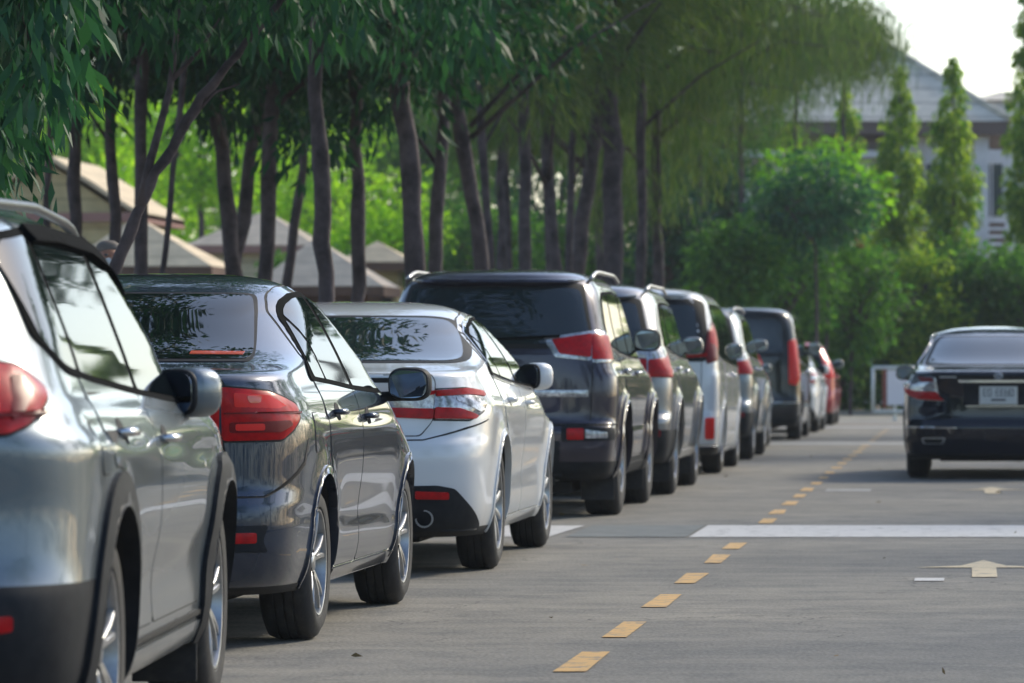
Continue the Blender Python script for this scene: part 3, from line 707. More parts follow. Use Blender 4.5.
SP['offroad'] = suv(4.70,.875,.98,2.75,.385,1.80,'p_purple',gz, yt=.36, flare=.03, archw=.05, arch_paint=True, archh=.01, gap=.055, style=2, tw=.265, rimr=.225, crease=[(1.04,1.02,.012,.02),(.62,.60,.008,.02)], zsill=.36, zdoor=.42, sill=(.285,.36), sill_mat='black',
    top=[(.52,1.26),(.60,1.48),(.72,1.575),(1.0,1.61),(1.9,1.625),(2.5,1.60),(2.8,1.53),(3.1,1.35),(3.36,1.155)], bot=[(.52,1.235),(1.2,1.185),(2.1,1.15),(3.36,1.135)],
    cuts=[(.56,1.10,2),(1.2,2.02,0),(2.12,3.28,1)], doors=[(1.16,2.08),(2.095,3.28)], handles=[(1.38,1.05),(2.30,1.03)], handle_mat='chrome',
    mirror=(.885,3.10,1.28,.21,.175), mirror_mat='black', rails=(lambda y: 1.715+.02*min(1,y-.3),.62,3.0,lambda y:.66), rail_mat='satin', belt_chrome=1,
    matfn=lambda x,y,z: 2 if (z < .40 or (y<.5 and z<.55 and x<.5)) else None,
    parts=[('tailgate','r',[(sym([(.70,.67),(.715,1.1),(.70,1.30),(.60,1.665),(.5,1.68)]),'gap',.002,0,.03),(sym([(.692,.677),(.707,1.1),(.692,1.30),(.59,1.655),(.49,1.672)]),'p_purple',.005,0,.03)],False,None),
        ('rear_window','r',[(sym([(.70,1.20),(.71,1.24),(.62,1.655),(.58,1.668)]),'gap',.006,0,.03),(sym([(.685,1.235),(.685,1.26),(.60,1.61),(.56,1.63)]),'glass2',.009,0,.05)],False,'tailgate'),
        ('tail_lamp','w',[([(.705,1.335),(.705,1.105),(1.06,1.10),(1.12,1.17),(1.06,1.32)],'lamp_clear',.005,.012,.02),([(.712,1.305),(.712,1.125),(.98,1.12),(1.02,1.17),(.98,1.29)],'lamp_red',.018,.006,.02)],True,None),
        ('lid_lamp','r',[([(.36,1.275),(.45,1.14),(.70,1.115),(.70,1.33)],'lamp_clear',.010,.006,.02),([(.42,1.262),(.48,1.165),(.692,1.14),(.692,1.305)],'lamp_red',.019,.004,.015)],True,'tailgate'),
        ('tailgate_moulding','r',[(sym([(.68,.86),(.68,.91)]),'lamp_clear',.009,.004,.01)],False,'tailgate'),
        ('rear_reflector','w',[([(.50,.655),(.50,.545),(.95,.555),(.95,.64)],'black',.005,0,.02),([(.54,.635),(.54,.56),(.66,.56),(.66,.635)],'lamp_red',.012,.004,.01),([(.67,.63),(.67,.57),(.84,.57),(.84,.61)],'lamp_clear',.012,.004,.01)],True,None),
        ('bumper_gap','w',[([(0,.672),(0,.656),(1.0,.656),(1.0,.668),(.8,.672)],'gap',.003,0,0)],True,None),
        ] + front_parts(.80,.95,.45,.86,(.55,.90),ws=[(.70,1.19),(.58,1.60)]),
    extra=[wiper(1.27,.48), plate(0,.775), spoiler(1.70,.62,.11,.05,'p_purple'), badge(0,1.02,.05), flap(.12,.24), exhaust([.45],.30,.035,.12)])
def tow(car, S, made):                        # spare wheel and bracket hanging below the tail
    mb = MB(); mb.lathe([(.0,.30),(.02,.34),(.17,.34),(.19,.30),(.19,.05),(0,.05)],'z',(0,.62,.24),28); mb.build('spare_wheel',[MT['rubber']],car)
    mb = MB(); mb.box((.30,.12,.24),(.44,.20,.36)); mb.box((-.5,.10,.30),(.5,.14,.36)); mb.build('tow_bracket',[MT['under']],car)
SP['offroad']['extra'].append(tow)
# ---- silver wagon (fifth)
SP['wagon'] = suv(4.75,.93,1.05,2.80,.385,1.79,'p_silver2',(1.26,1.60), yt=.40, flare=.03, archw=.035, arch_paint=True, gap=.05, style=2, tw=.265, hi=True, crease=[(1.06,1.0,.014,.02)], zdoor=.40, sill=(.285,.36), sill_mat='satin', zsill=.36,
    top=[(.60,1.30),(.68,1.47),(.82,1.57),(1.1,1.60),(1.9,1.61),(2.5,1.585),(2.85,1.51),(3.1,1.37),(3.4,1.155)], bot=[(.60,1.25),(1.2,1.20),(2.1,1.16),(3.4,1.135)],
    cuts=[(.64,1.10,2),(1.2,2.05,0),(2.14,3.30,1)], doors=[(1.16,2.10),(2.115,3.32)], handles=[(1.40,1.06),(2.34,1.04)], handle_mat='chrome',
    mirror=(.92,3.14,1.26,.19,.155), mirror_mat='p_silver2', rails=(lambda y: 1.725,.62,3.0,lambda y:.69), belt_chrome=1,
    matfn=lambda x,y,z: 2 if (z < .37 or (y<.8 and z<.56)) else None,
    parts=[('tailgate','r',[(sym([(.72,.70),(.735,1.1),(.72,1.30),(.62,1.63),(.5,1.64)]),'gap',.002,0,.03),(sym([(.712,.707),(.727,1.1),(.712,1.30),(.61,1.625),(.49,1.635)]),'p_silver2',.005,0,.03)],False,None),
        ('rear_window','r',[(sym([(.745,1.22),(.75,1.26),(.655,1.625),(.60,1.645)]),'gap',.006,0,.03),(sym([(.70,1.26),(.70,1.28),(.62,1.58),(.58,1.60)]),'glass2',.009,0,.05)],False,'tailgate'),
        ('tail_lamp','w',[([(.735,1.235),(.735,.985),(1.05,.98),(1.20,1.10),(1.16,1.235)],'lamp_clear',.005,.010,.02),([(.742,1.13),(.742,.99),(1.03,.987),(1.15,1.08),(1.15,1.19),(1.0,1.15)],'lamp_red',.016,.008,.02)],True,None),
        ('lid_lamp','r',[([(.40,1.14),(.45,1.00),(.725,.99),(.725,1.14)],'lamp_red',.010,.010,.02),([(.36,1.235),(.40,1.16),(.725,1.15),(.725,1.235)],'lamp_clear',.010,.006,.01)],True,'tailgate'),
        ('rear_reflector','w',[([(.70,.56),(.70,.50),(.86,.50),(.86,.56)],'lamp_dark',.012,.004,.01)],True,None)] + front_parts(.80,.95,.45,.86,(.55,.90),ws=[(.72,1.19),(.60,1.58)]),
    extra=[wiper(1.29,.45), plate(0,.86), spoiler(1.675,.62,.12,.05,'p_silver2'), badge(0,1.06,.05), flap(.12,.24)])
# ---- compact silver wagon nearest the camera
SP['compact'] = suv(4.42,.868,.95,2.62,.335,1.585,'p_silver',(1.12,1.44), yt=.36, wt=.60, flare=.012, tailround=1, archw=.085, archh=.016, gap=.05, style=2, rimr=.225, crease=[(.93,.74,.014,.014),(1.0,.93,.006,.01)], hollow=[(.48,.11,.024)], zsill=.30,
    rear=[(.18,.22),(.08,.26),(.02,.36),(0,.46),(.005,.52),(.03,.56),(.05,.62),(.06,.72),(.045,.86),(.04,.92),(.06,.98),(.10,1.06),(.14,1.12),(.33,1.42),(.38,1.46),(.50,1.505),(.8,1.545),(1.4,1.58),(1.8,1.585)],
    front=[(4.28,.22),(4.39,.34),(4.42,.48),(4.41,.68),(4.35,.80),(4.05,.93),(3.45,1.01),(3.30,1.04),(2.72,1.35),(2.5,1.44),(2.35,1.49),(2.2,1.53),(2.0,1.57),(1.9,1.58),(1.85,1.585)],
    width=[(.22,.80),(.28,.83),(.38,.85),(.52,.862),(.72,.868),(.86,.866),(.94,.838),(1.0,.806),(1.06,.778),(1.15,.742),(1.25,.702),(1.34,.666),(1.40,.640),(1.445,.600),(1.48,.53),(1.515,.46),(1.545,.37),(1.57,.24),(1.58,.15),(1.585,.06)],
    top=[(.50,1.17),(.52,1.36),(.60,1.405),(.85,1.425),(1.4,1.432),(2.0,1.42),(2.35,1.38),(2.65,1.285),(2.95,1.13),(3.18,.99)], bot=[(.50,1.155),(.60,1.10),(.72,1.07),(1.1,1.045),(1.95,1.005),(2.5,.985),(3.18,.965)],
    cuts=[(.53,.86,2),(.92,1.86,0),(1.94,3.08,1)], doors=[(.90,1.90),(1.915,3.06)], handles=[(1.22,.905),(2.10,.875)], zdoor=.36, sill=(.235,.30), sill_mat='p_silver', handle_mat='chrome',
    mirror=(.845,2.85,1.0,.18,.155), mrot=-38, mirror_mat='p_silver', visor=True, rails=(lambda y: np.interp(y,[.4,.8,1.6,2.4,2.75],[1.46,1.485,1.50,1.47,1.38])-.015,.45,2.62,lambda y:.555), rail_mat='rail_dark',
    matfn=lambda x,y,z: 2 if (z < .30 or (y<.7 and z<.545) or (y>3.75 and z<.45)) else None,
    parts=[('tailgate','r',[(sym([(.54,.56),(.54,.95),(.56,1.1),(.50,1.42),(.42,1.45)]),'gap',.002,0,.03),(sym([(.532,.567),(.532,.95),(.552,1.1),(.492,1.412),(.41,1.44)]),'p_silver',.005,0,.03)],False,None),
        ('rear_window','r',[(sym([(.60,1.12),(.53,1.42)]),'gap',.006,0,.04),(sym([(.57,1.135),(.50,1.405)]),'glass',.009,0,.05)],False,'tailgate'),
        ('tail_lamp','w',[([(.54,1.085),(.55,.925),(.72,.905),(.80,.93),(.91,1.0),(.90,1.03),(.78,1.085),(.60,1.105)],'gap',.002,0,.02),([(.547,1.08),(.557,.932),(.72,.912),(.80,.937),(.90,1.005),(.89,1.025),(.78,1.077),(.60,1.097)],'lamp_red',.006,.016,.02)],True,None),
        ('inner_lens','w',[([(.565,.948),(.565,.940),(.86,.955),(.86,.963)],'lamp_dark',.023,0,0),([(.60,1.06),(.61,.96),(.70,.95),(.70,1.06)],'lamp_bright',.020,.004,.02),([(.735,1.05),(.735,.94),(.765,.95),(.81,1.0),(.775,1.05)],'lamp_dark',.0205,.002,.01)],True,'tail_lamp'),
        ('rear_reflector','w',[([(.60,.475),(.62,.425),(.74,.44),(.74,.475)],'lamp_red',.012,.004,.01)],True,None),
        ('fuel_flap','s',[([(.66,.80),(.66,.94),(.80,.94),(.80,.80)],'gap',.0012,0,.03),([(.664,.804),(.664,.936),(.796,.936),(.796,.804)],'p_silver',.003,0,.03)],False,None),
        ('sill_inset','s',[([(1.40,.315),(3.1,.315),(3.1,.330),(1.40,.330)],'gap',.007,0,.004)],True,None),
        ] + front_parts(.72,.86,.45,.84,(.48,.80),ws=[(.66,1.06),(.56,1.40)]),
    extra=[plate(0,.75), spoiler(1.475,.48,.10,.04,'p_silver'), badge(0,1.0,.04), flap(.10,.20)])
# ---- white people carrier (sixth)
def van(L, W, ro, wb, R_, H, p, g0, g1, **kw):
    d = suv(L, W, ro, wb, R_, H, p, (g0, g1), **kw); return d
vr = lambda H, g0, g1, yt: [(.20,.20),(.08,.24),(.02,.34),(0,.48),(.01,.58),(.03,.64),(.045,.90),(.06,g0-.04),(.075,g0),(yt-.02,g1),(yt+.02,g1+.06),(yt+.10,H-.06),(yt+.4,H-.025),(1.6,H-.003),(2.1,H)]
def vf(L, H): return [(L-.10,.20),(L-.02,.32),(L,.46),(L-.01,.75),(L-.10,.95),(L-.45,1.08),(L-.85,1.18),(L-1.25,1.45),(L-1.6,H-.22),(L-1.9,H-.09),(L-2.2,H-.04),(2.3,H-.003),(2.15,H)]
SP['mpv'] = van(4.90,.925,1.10,3.0,.34,1.88,'p_white',1.27,1.68, hi=True, yt=.25, rear=vr(1.88,1.27,1.68,.25), front=vf(4.9,1.88), flare=.012, gap=.04, style=1,
    width=[(.20,.86),(.26,.89),(.38,.91),(.6,.922),(.9,.925),(1.1,.915),(1.2,.895),(1.4,.86),(1.6,.815),(1.7,.78),(1.76,.74),(1.80,.69),(1.83,.60),(1.855,.45),(1.87,.28),(1.878,.12),(1.88,.05)],
    crease=[(1.02,.95,.010,.02)], top=[(.50,1.40),(.60,1.66),(.9,1.69),(2.2,1.70),(3.0,1.66),(3.4,1.52),(3.75,1.28),(3.95,1.13)], bot=[(.50,1.20),(1.0,1.15),(2.2,1.12),(3.95,1.08)],
    cuts=[(.55,1.45,2),(1.52,2.55,0),(2.62,3.85,1)], doors=[(1.50,2.58),(2.595,3.75)], handles=[(2.35,1.0),(2.80,.98)], handle_mat='chrome', belt_chrome=1,
    mirror=(.90,3.62,1.24,.18,.165), mirror_mat='p_white',
    matfn=lambda x,y,z: 2 if (y < .6 and z < .30) else None,
    parts=[('tailgate','r',[(sym([(.74,.62),(.76,1.0),(.76,1.3),(.66,1.74),(.5,1.76)]),'gap',.002,0,.03),(sym([(.732,.627),(.752,1.0),(.752,1.3),(.652,1.732),(.49,1.752)]),'p_white',.005,0,.03)],False,None),
        ('rear_window','r',[(sym([(.80,1.12),(.83,1.25),(.76,1.70),(.70,1.74)]),'gap',.006,0,.05),(sym([(.72,1.28),(.72,1.30),(.67,1.66),(.62,1.68)]),'glass2',.009,0,.05)],False,'tailgate'),
        ('tail_lamp','w',[([(.84,1.42),(.80,1.22),(.82,1.10),(1.02,1.14),(1.14,1.26),(1.12,1.42),(.98,1.52)],'lamp_dark',.012,.012,.02),([(.86,1.42),(.85,1.30),(1.02,1.22),(1.09,1.29),(1.08,1.40),(.98,1.48)],'lamp_red',.020,.008,.02)],True,None),
        ('lid_lamp','r',[([(.30,1.175),(.30,1.15),(.80,1.17),(.84,1.24),(.82,1.27),(.78,1.20)],'lamp_red',.016,.004,.01)],True,'tailgate'),
        ('rear_reflector','w',[([(.80,.57),(.80,.36),(.91,.36),(.91,.57)],'lamp_bright',.010,.006,.02)],True,None),
        ('bumper_strip','w',[([(0,.31),(0,.29),(1.1,.29),(1.1,.31)],'chrome',.010,0,0)],True,None)] + front_parts(.70,.86,.5,.88,(.35,.80),ws=[(.76,1.24),(.66,1.68)]),
    extra=[wiper(1.31,.45), plate(0,.92), spoiler(1.80,.66,.12,.05,'p_white'), badge(0,1.05,.05)])
SP['van'] = van(5.12,.96,1.0,3.2,.345,1.96,'p_black',1.28,1.80, hi=True, yt=.22, rear=vr(1.96,1.28,1.80,.20), front=vf(5.12,1.96), flare=.010, gap=.04, style=0,
    width=[(.20,.89),(.26,.92),(.38,.94),(.6,.957),(.9,.96),(1.1,.95),(1.2,.93),(1.4,.90),(1.7,.85),(1.80,.81),(1.85,.77),(1.89,.70),(1.92,.60),(1.94,.45),(1.952,.28),(1.958,.12),(1.96,.05)],
    crease=[(1.02,.95,.010,.02)], top=[(.42,1.35),(.50,1.72),(.9,1.76),(2.4,1.77),(3.2,1.72),(3.6,1.55),(3.95,1.30),(4.15,1.13)], bot=[(.42,1.20),(1.0,1.15),(2.2,1.12),(4.15,1.08)],
    cuts=[(.46,1.75,2),(1.83,2.78,0),(2.86,4.02,1)], doors=[(1.80,2.80),(2.815,3.95)], handles=[(2.55,1.0),(3.0,.98)], handle_mat='chrome', belt_chrome=1,
    mirror=(1.04,3.80,1.34,.20,.20), mirror_mat='p_black',
    matfn=lambda x,y,z: 2 if (y < .6 and z < .36) else None,
    parts=[('tailgate','r',[(sym([(.76,.55),(.78,1.0),(.78,1.3),(.72,1.82),(.6,1.84)]),'gap',.002,0,.03),(sym([(.752,.557),(.772,1.0),(.772,1.3),(.712,1.812),(.59,1.832)]),'p_black',.005,0,.03)],False,None),
        ('rear_window','r',[(sym([(.745,1.22),(.70,1.79)]),'gap',.006,0,.05),(sym([(.72,1.26),(.675,1.76)]),'glass2',.009,0,.05)],False,'tailgate'),
        ('tail_lamp','w',[([(.80,1.44),(.80,.82),(.92,.80),(1.04,.90),(1.04,1.42),(.95,1.48)],'lamp_bright',.006,.014,.03)],True,None),
        ('bumper_gap','w',[([(0,.56),(0,.545),(1.1,.545),(1.1,.56)],'satin',.006,0,0)],True,None)] + front_parts(.70,.86,.5,.88,(.35,.80),ws=[(.80,1.26),(.70,1.78)]),
    extra=[plate(0,.80), badge(0,1.03,.06), bar('gate_handle',-.2,.2,.905,.93,.02,'chrome')])
SP['wagon2'] = dict(SP['wagon'], paint='p_silver', hi=False, mirror=(.88,3.14,1.33,.18,.14), sill_mat='p_silver', mirror_mat='p_white')
SP['wagon2']['parts'] = [(a, b, [(p, ('p_silver' if m == 'p_silver2' else m), h, bu, r_) for (p, m, h, bu, r_) in l], c, d) for (a, b, l, c, d) in SP['wagon']['parts']]
SP['wagon2']['extra'] = [plate(0,.86), spoiler(1.675,.62,.12,.05,'p_silver'), badge(0,1.06,.05)]
# ---- dark saloon driving away on the right
SP['teana'] = dict(L=4.85, W=.90, ro=1.08, wb=2.775, R=.325, paint='p_navy', style=0, tw=.215,
    rear=[(.16,.19),(.06,.22),(.02,.32),(0,.42),(0,.50),(.012,.53),(.04,.56),(.05,.62),(.055,.80),(.03,.96),(.02,1.0),(.035,1.02),(.10,1.035),(.45,1.055),(.60,1.075),(.72,1.10),(1.50,1.36),(1.70,1.41),(2.0,1.455),(2.35,1.476),(2.5,1.48)],
    front=[(4.73,.19),(4.82,.32),(4.85,.45),(4.83,.62),(4.73,.72),(4.4,.84),(3.9,.95),(3.68,1.0),(3.55,1.04),(2.98,1.32),(2.85,1.38),(2.7,1.43),(2.6,1.455),(2.53,1.475),(2.51,1.48)],
    width=[(.19,.84),(.25,.865),(.34,.885),(.45,.892),(.62,.898),(.78,.90),(.88,.892),(.94,.875),(1.0,.845),(1.08,.80),(1.17,.755),(1.26,.715),(1.34,.675),(1.38,.645),(1.41,.60),(1.435,.52),(1.455,.42),(1.47,.28),(1.48,.08)],
    zr=[(.2,.42,4.0),(.7,.50,3.8),(1.0,.60,3.4),(1.06,.6,2.8),(1.12,.8,3.0),(1.38,.8,3.0),(1.48,.7,2.4)], zf=[(.2,.9,2.6),(.8,1.1,2.8),(1.0,.7,3),(1.1,.5,2.8),(1.48,.5,2.4)],
    crease=[(.93,.82,.010,.015)], hollow=[(.52,.13,.012)], flare=.014,
    top=[(1.26,1.055),(1.42,1.17),(1.62,1.275),(1.8,1.335),(2.05,1.37),(2.35,1.38),(2.65,1.365),(2.95,1.30),(3.2,1.20),(3.42,1.085),(3.58,.985)],
    bot=[(1.26,1.040),(1.7,1.015),(2.3,.99),(2.9,.975),(3.58,.965)],
    cuts=[(1.34,1.62,0),(1.66,2.30,0),(2.38,3.50,1)], doors=[(1.28,2.34),(2.355,3.48)], handles=[(1.62,.90),(2.56,.88)],
    mirror=(.93,3.36,1.01,.20,.15), belt_chrome=2, handle_mat='chrome', mirror_mat='p_navy',
    parts=[('trunk_lid','r',[(sym([(.44,.58),(.47,.72),(.56,.78),(.60,.98),(.66,1.022)]),'gap',.0015,0,.03),(sym([(.435,.585),(.465,.722),(.555,.785),(.595,.98),(.652,1.018)]),'p_navy',.0035,0,.03)],False,None),
        ('plate_recess','r',[(sym([(.33,.70),(.34,.915)]),'black',.006,0,.02)],False,'trunk_lid'),
        ('tail_lamp','w',[([(.60,.975),(.565,.785),(.50,.745),(.76,.755),(1.0,.83),(1.10,.90),(1.06,.94),(.85,.985)],'lamp_clear',.005,.016,.02)],True,None),
        ('red_lens','w',[([(.58,.835),(.56,.785),(.51,.752),(.76,.762),(1.0,.835),(1.05,.87),(.97,.872),(.80,.84)],'lamp_red',.020,.006,.01),([(.63,.97),(.61,.93),(.74,.925),(.80,.975)],'lamp_dark',.020,.004,.01)],True,'tail_lamp'),
        ('rear_window','r',[(sym([(.72,1.075),(.73,1.11),(.61,1.365),(.54,1.385)]),'satin',.003,0,.05),(sym([(.705,1.082),(.71,1.11),(.595,1.355),(.53,1.372)]),'black',.005,0,.05),(sym([(.67,1.095),(.67,1.12),(.57,1.34),(.51,1.36)]),'glass2',.007,0,.05)],False,None),
        ('bumper_chrome','w',[([(.40,.503),(.40,.485),(.95,.490),(1.05,.51),(.95,.508)],'chrome',.010,.003,.003)],True,None),
        ('exhaust_trim','w',[([(.50,.40),(.52,.34),(.72,.34),(.74,.40)],'satin',.008,.003,.02),([(.52,.39),(.54,.35),(.70,.35),(.72,.39)],'gap',.013,0,.015)],True,None),
        ] + front_parts(.60,.74,.45,.86,(.35,.70),ws=[(.68,1.06),(.54,1.36)]),
    extra=[plate(0,.80,.34,.15), bar('lid_chrome',-.38,.38,.915,.955,.025,'chrome'), bar('lid_chrome',-.31,.31,.692,.708,.014,'chrome'), badge(0,.985,.028), bar('lid_lettering',-.56,-.40,.965,.985,.004,'satin')])
# ---- white saloon and red hatchback at the far end
SP['camry2'] = dict(SP['camry'], hi=False, belt_chrome=0)
SP['hatch'] = suv(4.0,.85,.72,2.53,.30,1.56,'p_red',(1.10,1.40), yt=.30, wt=.64, flare=.01, gap=.04, style=0, hi=False, crease=[(.90,.74,.010,.014)],
    rear=[(.18,.20),(.08,.24),(.02,.34),(0,.46),(.01,.56),(.04,.62),(.05,.90),(.06,1.02),(.08,1.10),(.26,1.40),(.30,1.44),(.42,1.50),(.8,1.54),(1.4,1.556),(1.7,1.56)],
    front=[(3.86,.20),(3.97,.32),(4.0,.46),(3.98,.66),(3.9,.76),(3.6,.90),(3.2,1.0),(2.5,1.35),(2.3,1.44),(2.15,1.49),(2.0,1.525),(1.85,1.55),(1.75,1.56)],
    width=[(.20,.78),(.28,.82),(.40,.842),(.70,.85),(.86,.848),(.94,.83),(1.02,.80),(1.15,.755),(1.3,.69),(1.38,.65),(1.43,.60),(1.48,.51),(1.52,.36),(1.55,.2),(1.56,.06)],
    top=[(.40,1.12),(.50,1.30),(.7,1.38),(1.2,1.41),(1.9,1.40),(2.3,1.32),(2.6,1.2),(2.95,.98)], bot=[(.40,1.08),(1.0,1.03),(2.0,.97),(2.95,.95)],
    cuts=[(.46,.82,2),(.88,1.66,0),(1.74,2.86,1)], doors=[(.90,1.70),(1.715,2.85)], handles=[(1.12,.90),(1.92,.87)],
    mirror=(.84,2.7,1.12,.19,.15), mirror_mat='p_white',
    parts=[('tailgate','r',[(sym([(.62,.60),(.64,1.1),(.55,1.42)]),'gap',.002,0,.03),(sym([(.61,.607),(.63,1.1),(.54,1.41)]),'p_red',.005,0,.03)],False,None),
        ('rear_window','r',[(sym([(.64,1.08),(.54,1.41)]),'glass',.008,0,.05)],False,'tailgate'),
        ('tail_lamp','w',[([(.64,1.10),(.64,.86),(.95,.86),(1.0,1.0),(.85,1.22)],'lamp_bright',.006,.014,.03)],True,None)] + front_parts(.60,.74,.45,.80,(.4,.66),ws=[(.62,1.05),(.50,1.36)]),
    extra=[plate(0,.78), spoiler(1.46,.54,.14,.04,'p_red'), badge(0,.95,.04)])
SP['hatch2'] = dict(SP['hatch'], paint='p_silver', mirror_mat='p_silver', L=4.0, mirror=(.80,2.7,1.05,.15,.12), extra=[plate(0,.78)])
SP['hatch2']['parts'] = [(a, b, [(p, ('p_silver' if m == 'p_red' else m), h, bu, r_) for (p, m, h, bu, r_) in l], c, d) for (a, b, l, c, d) in SP['hatch']['parts']]

def cars():
    MT['p_silver'] = paint('silver_paint', (.135, .17, .20), .6, .34); MT['p_silver2'] = paint('warm_silver_paint', (.24, .245, .255), .75, .32)
    MT['p_grey'] = paint('dark_grey_paint', (.022, .034, .062), .4, .26, .12, .2); MT['p_white'] = paint('pearl_white_paint', (.70, .72, .74), .05, .35, .15)
    MT['p_purple'] = paint('purple_grey_paint', (.036, .032, .050), .4, .3, .12, .2); MT['p_black'] = paint('black_paint', (.006, .008, .013), .0, .3, .10, .08)
    MT['p_navy'] = paint('navy_black_paint', (.003, .005, .014), .0, .35, .06, .05); MT['p_red'] = paint('red_paint', (.42, .02, .03), .3, .3)
    xl = lambda W, lat=2.53: -(lat + W)
    make_car(SP['compact'], 'parked_car', 'light silver compact wagon with roof rails and black wheel arch cladding, nearest to the viewer', 'car', (-3.085, 11.40, 0), R(3.7))
    make_car(SP['city'], 'parked_car', 'dark grey four-door saloon with all-red tail lamps, ahead of the nearest silver wagon', 'car', (-3.40, 17.40, 0))
    make_car(SP['camry'], 'parked_car', 'pearl white saloon with red and clear tail lamps, ahead of the dark grey saloon', 'car', (-3.41, 23.45, 0), R(.3))
    make_car(SP['offroad'], 'parked_car', 'tall purple-grey off-road wagon with white-bordered red tail lamps', 'car', (-3.385, 32.0, 0))
    make_car(SP['wagon'], 'parked_car', 'silver tall wagon with dark lower bumper, directly ahead of the purple-grey off-road wagon', 'car', (-3.39, 37.1, 0))
    make_car(SP['mpv'], 'parked_van', 'white people carrier with a vertical red reflector low on its corner', 'van', (-3.40, 44.3, 0))
    make_car(SP['wagon2'], 'parked_car', 'silver tall wagon half hidden between the white people carrier and the black van', 'car', (-3.41, 50.9, 0))
    make_car(SP['hatch2'], 'parked_car', 'small silver hatchback almost hidden just behind the tail of the black van', 'car', (-3.52, 56.6, 0))
    make_car(SP['van'], 'parked_van', 'black boxy van with tall red tail lamp strips', 'van', (-3.42, 64.6, 0))
    make_car(SP['camry2'], 'parked_car', 'white saloon seen beyond the black van, mostly hidden by it', 'car', (-3.36, 71.9, 0))
    make_car(SP['hatch'], 'parked_car', 'red hatchback with a white mirror, last car at the far end of the row', 'car', (-3.30, 80.2, 0))
    t = make_car(SP['teana'], 'moving_car', 'navy black saloon with chrome strip above its number plate, alone on the right', 'car', (.27, 42.8, 0), 0, None)
# ------------------------------------------------------------------ sky, sun, camera
def setup_world():
    w = bpy.data.worlds.new('World'); scene.world = w; w.use_nodes = True
    nt = w.node_tree; bg = nt.nodes['Background']; sky = nt.nodes.new('ShaderNodeTexSky'); sky.sky_type = 'NISHITA'
    EL, AZ = R(34), R(38)
    sky.sun_disc = False; sky.sun_elevation = EL; sky.sun_rotation = AZ; sky.dust_density = 1.3; sky.air_density = 1.0; sky.ozone_density = 1.6
    nt.links.new(sky.outputs[0], bg.inputs[0]); bg.inputs[1].default_value = .15
    l = bpy.data.lights.new('sun', 'SUN'); l.energy = 1.9; l.angle = R(12); l.color = (1, .90, .70)
    o = bpy.data.objects.new('sun', l); COL.objects.link(o)
    D = Vector((math.sin(AZ)*math.cos(EL), math.cos(AZ)*math.cos(EL), math.sin(EL)))
    o.rotation_euler = D.to_track_quat('Z', 'Y').to_euler(); o.location = (20, 20, 40)
    cam = bpy.data.cameras.new('camera'); c = bpy.data.objects.new('camera', cam); COL.objects.link(c)
    cam.sensor_width = 36; cam.lens = FPX / 1024 * 36; cam.clip_end = 2000; cam.clip_start = .5
    cam.shift_x = -(VX - 512) / 1024; cam.shift_y = (VY - 341.5) / 1024
    c.location = (0, 0, CAMH); c.rotation_euler = (R(90), 0, 0)
    cam.dof.use_dof = True; cam.dof.focus_distance = 18.5; cam.dof.aperture_fstop = 5.8
    scene.camera = c
    vs = scene.view_settings; vs.view_transform = 'Standard'; vs.look = 'None'; vs.gamma = 1; vs.use_curve_mapping = False; vs.exposure = EXPO
    cy = scene.cycles; cy.use_denoising = True; cy.max_bounces = 8; cy.transparent_max_bounces = 4; cy.caustics_reflective = False; cy.caustics_refractive = False; cy.sample_clamp_indirect = 6
EXPO = 0.74
HAZE = .00045
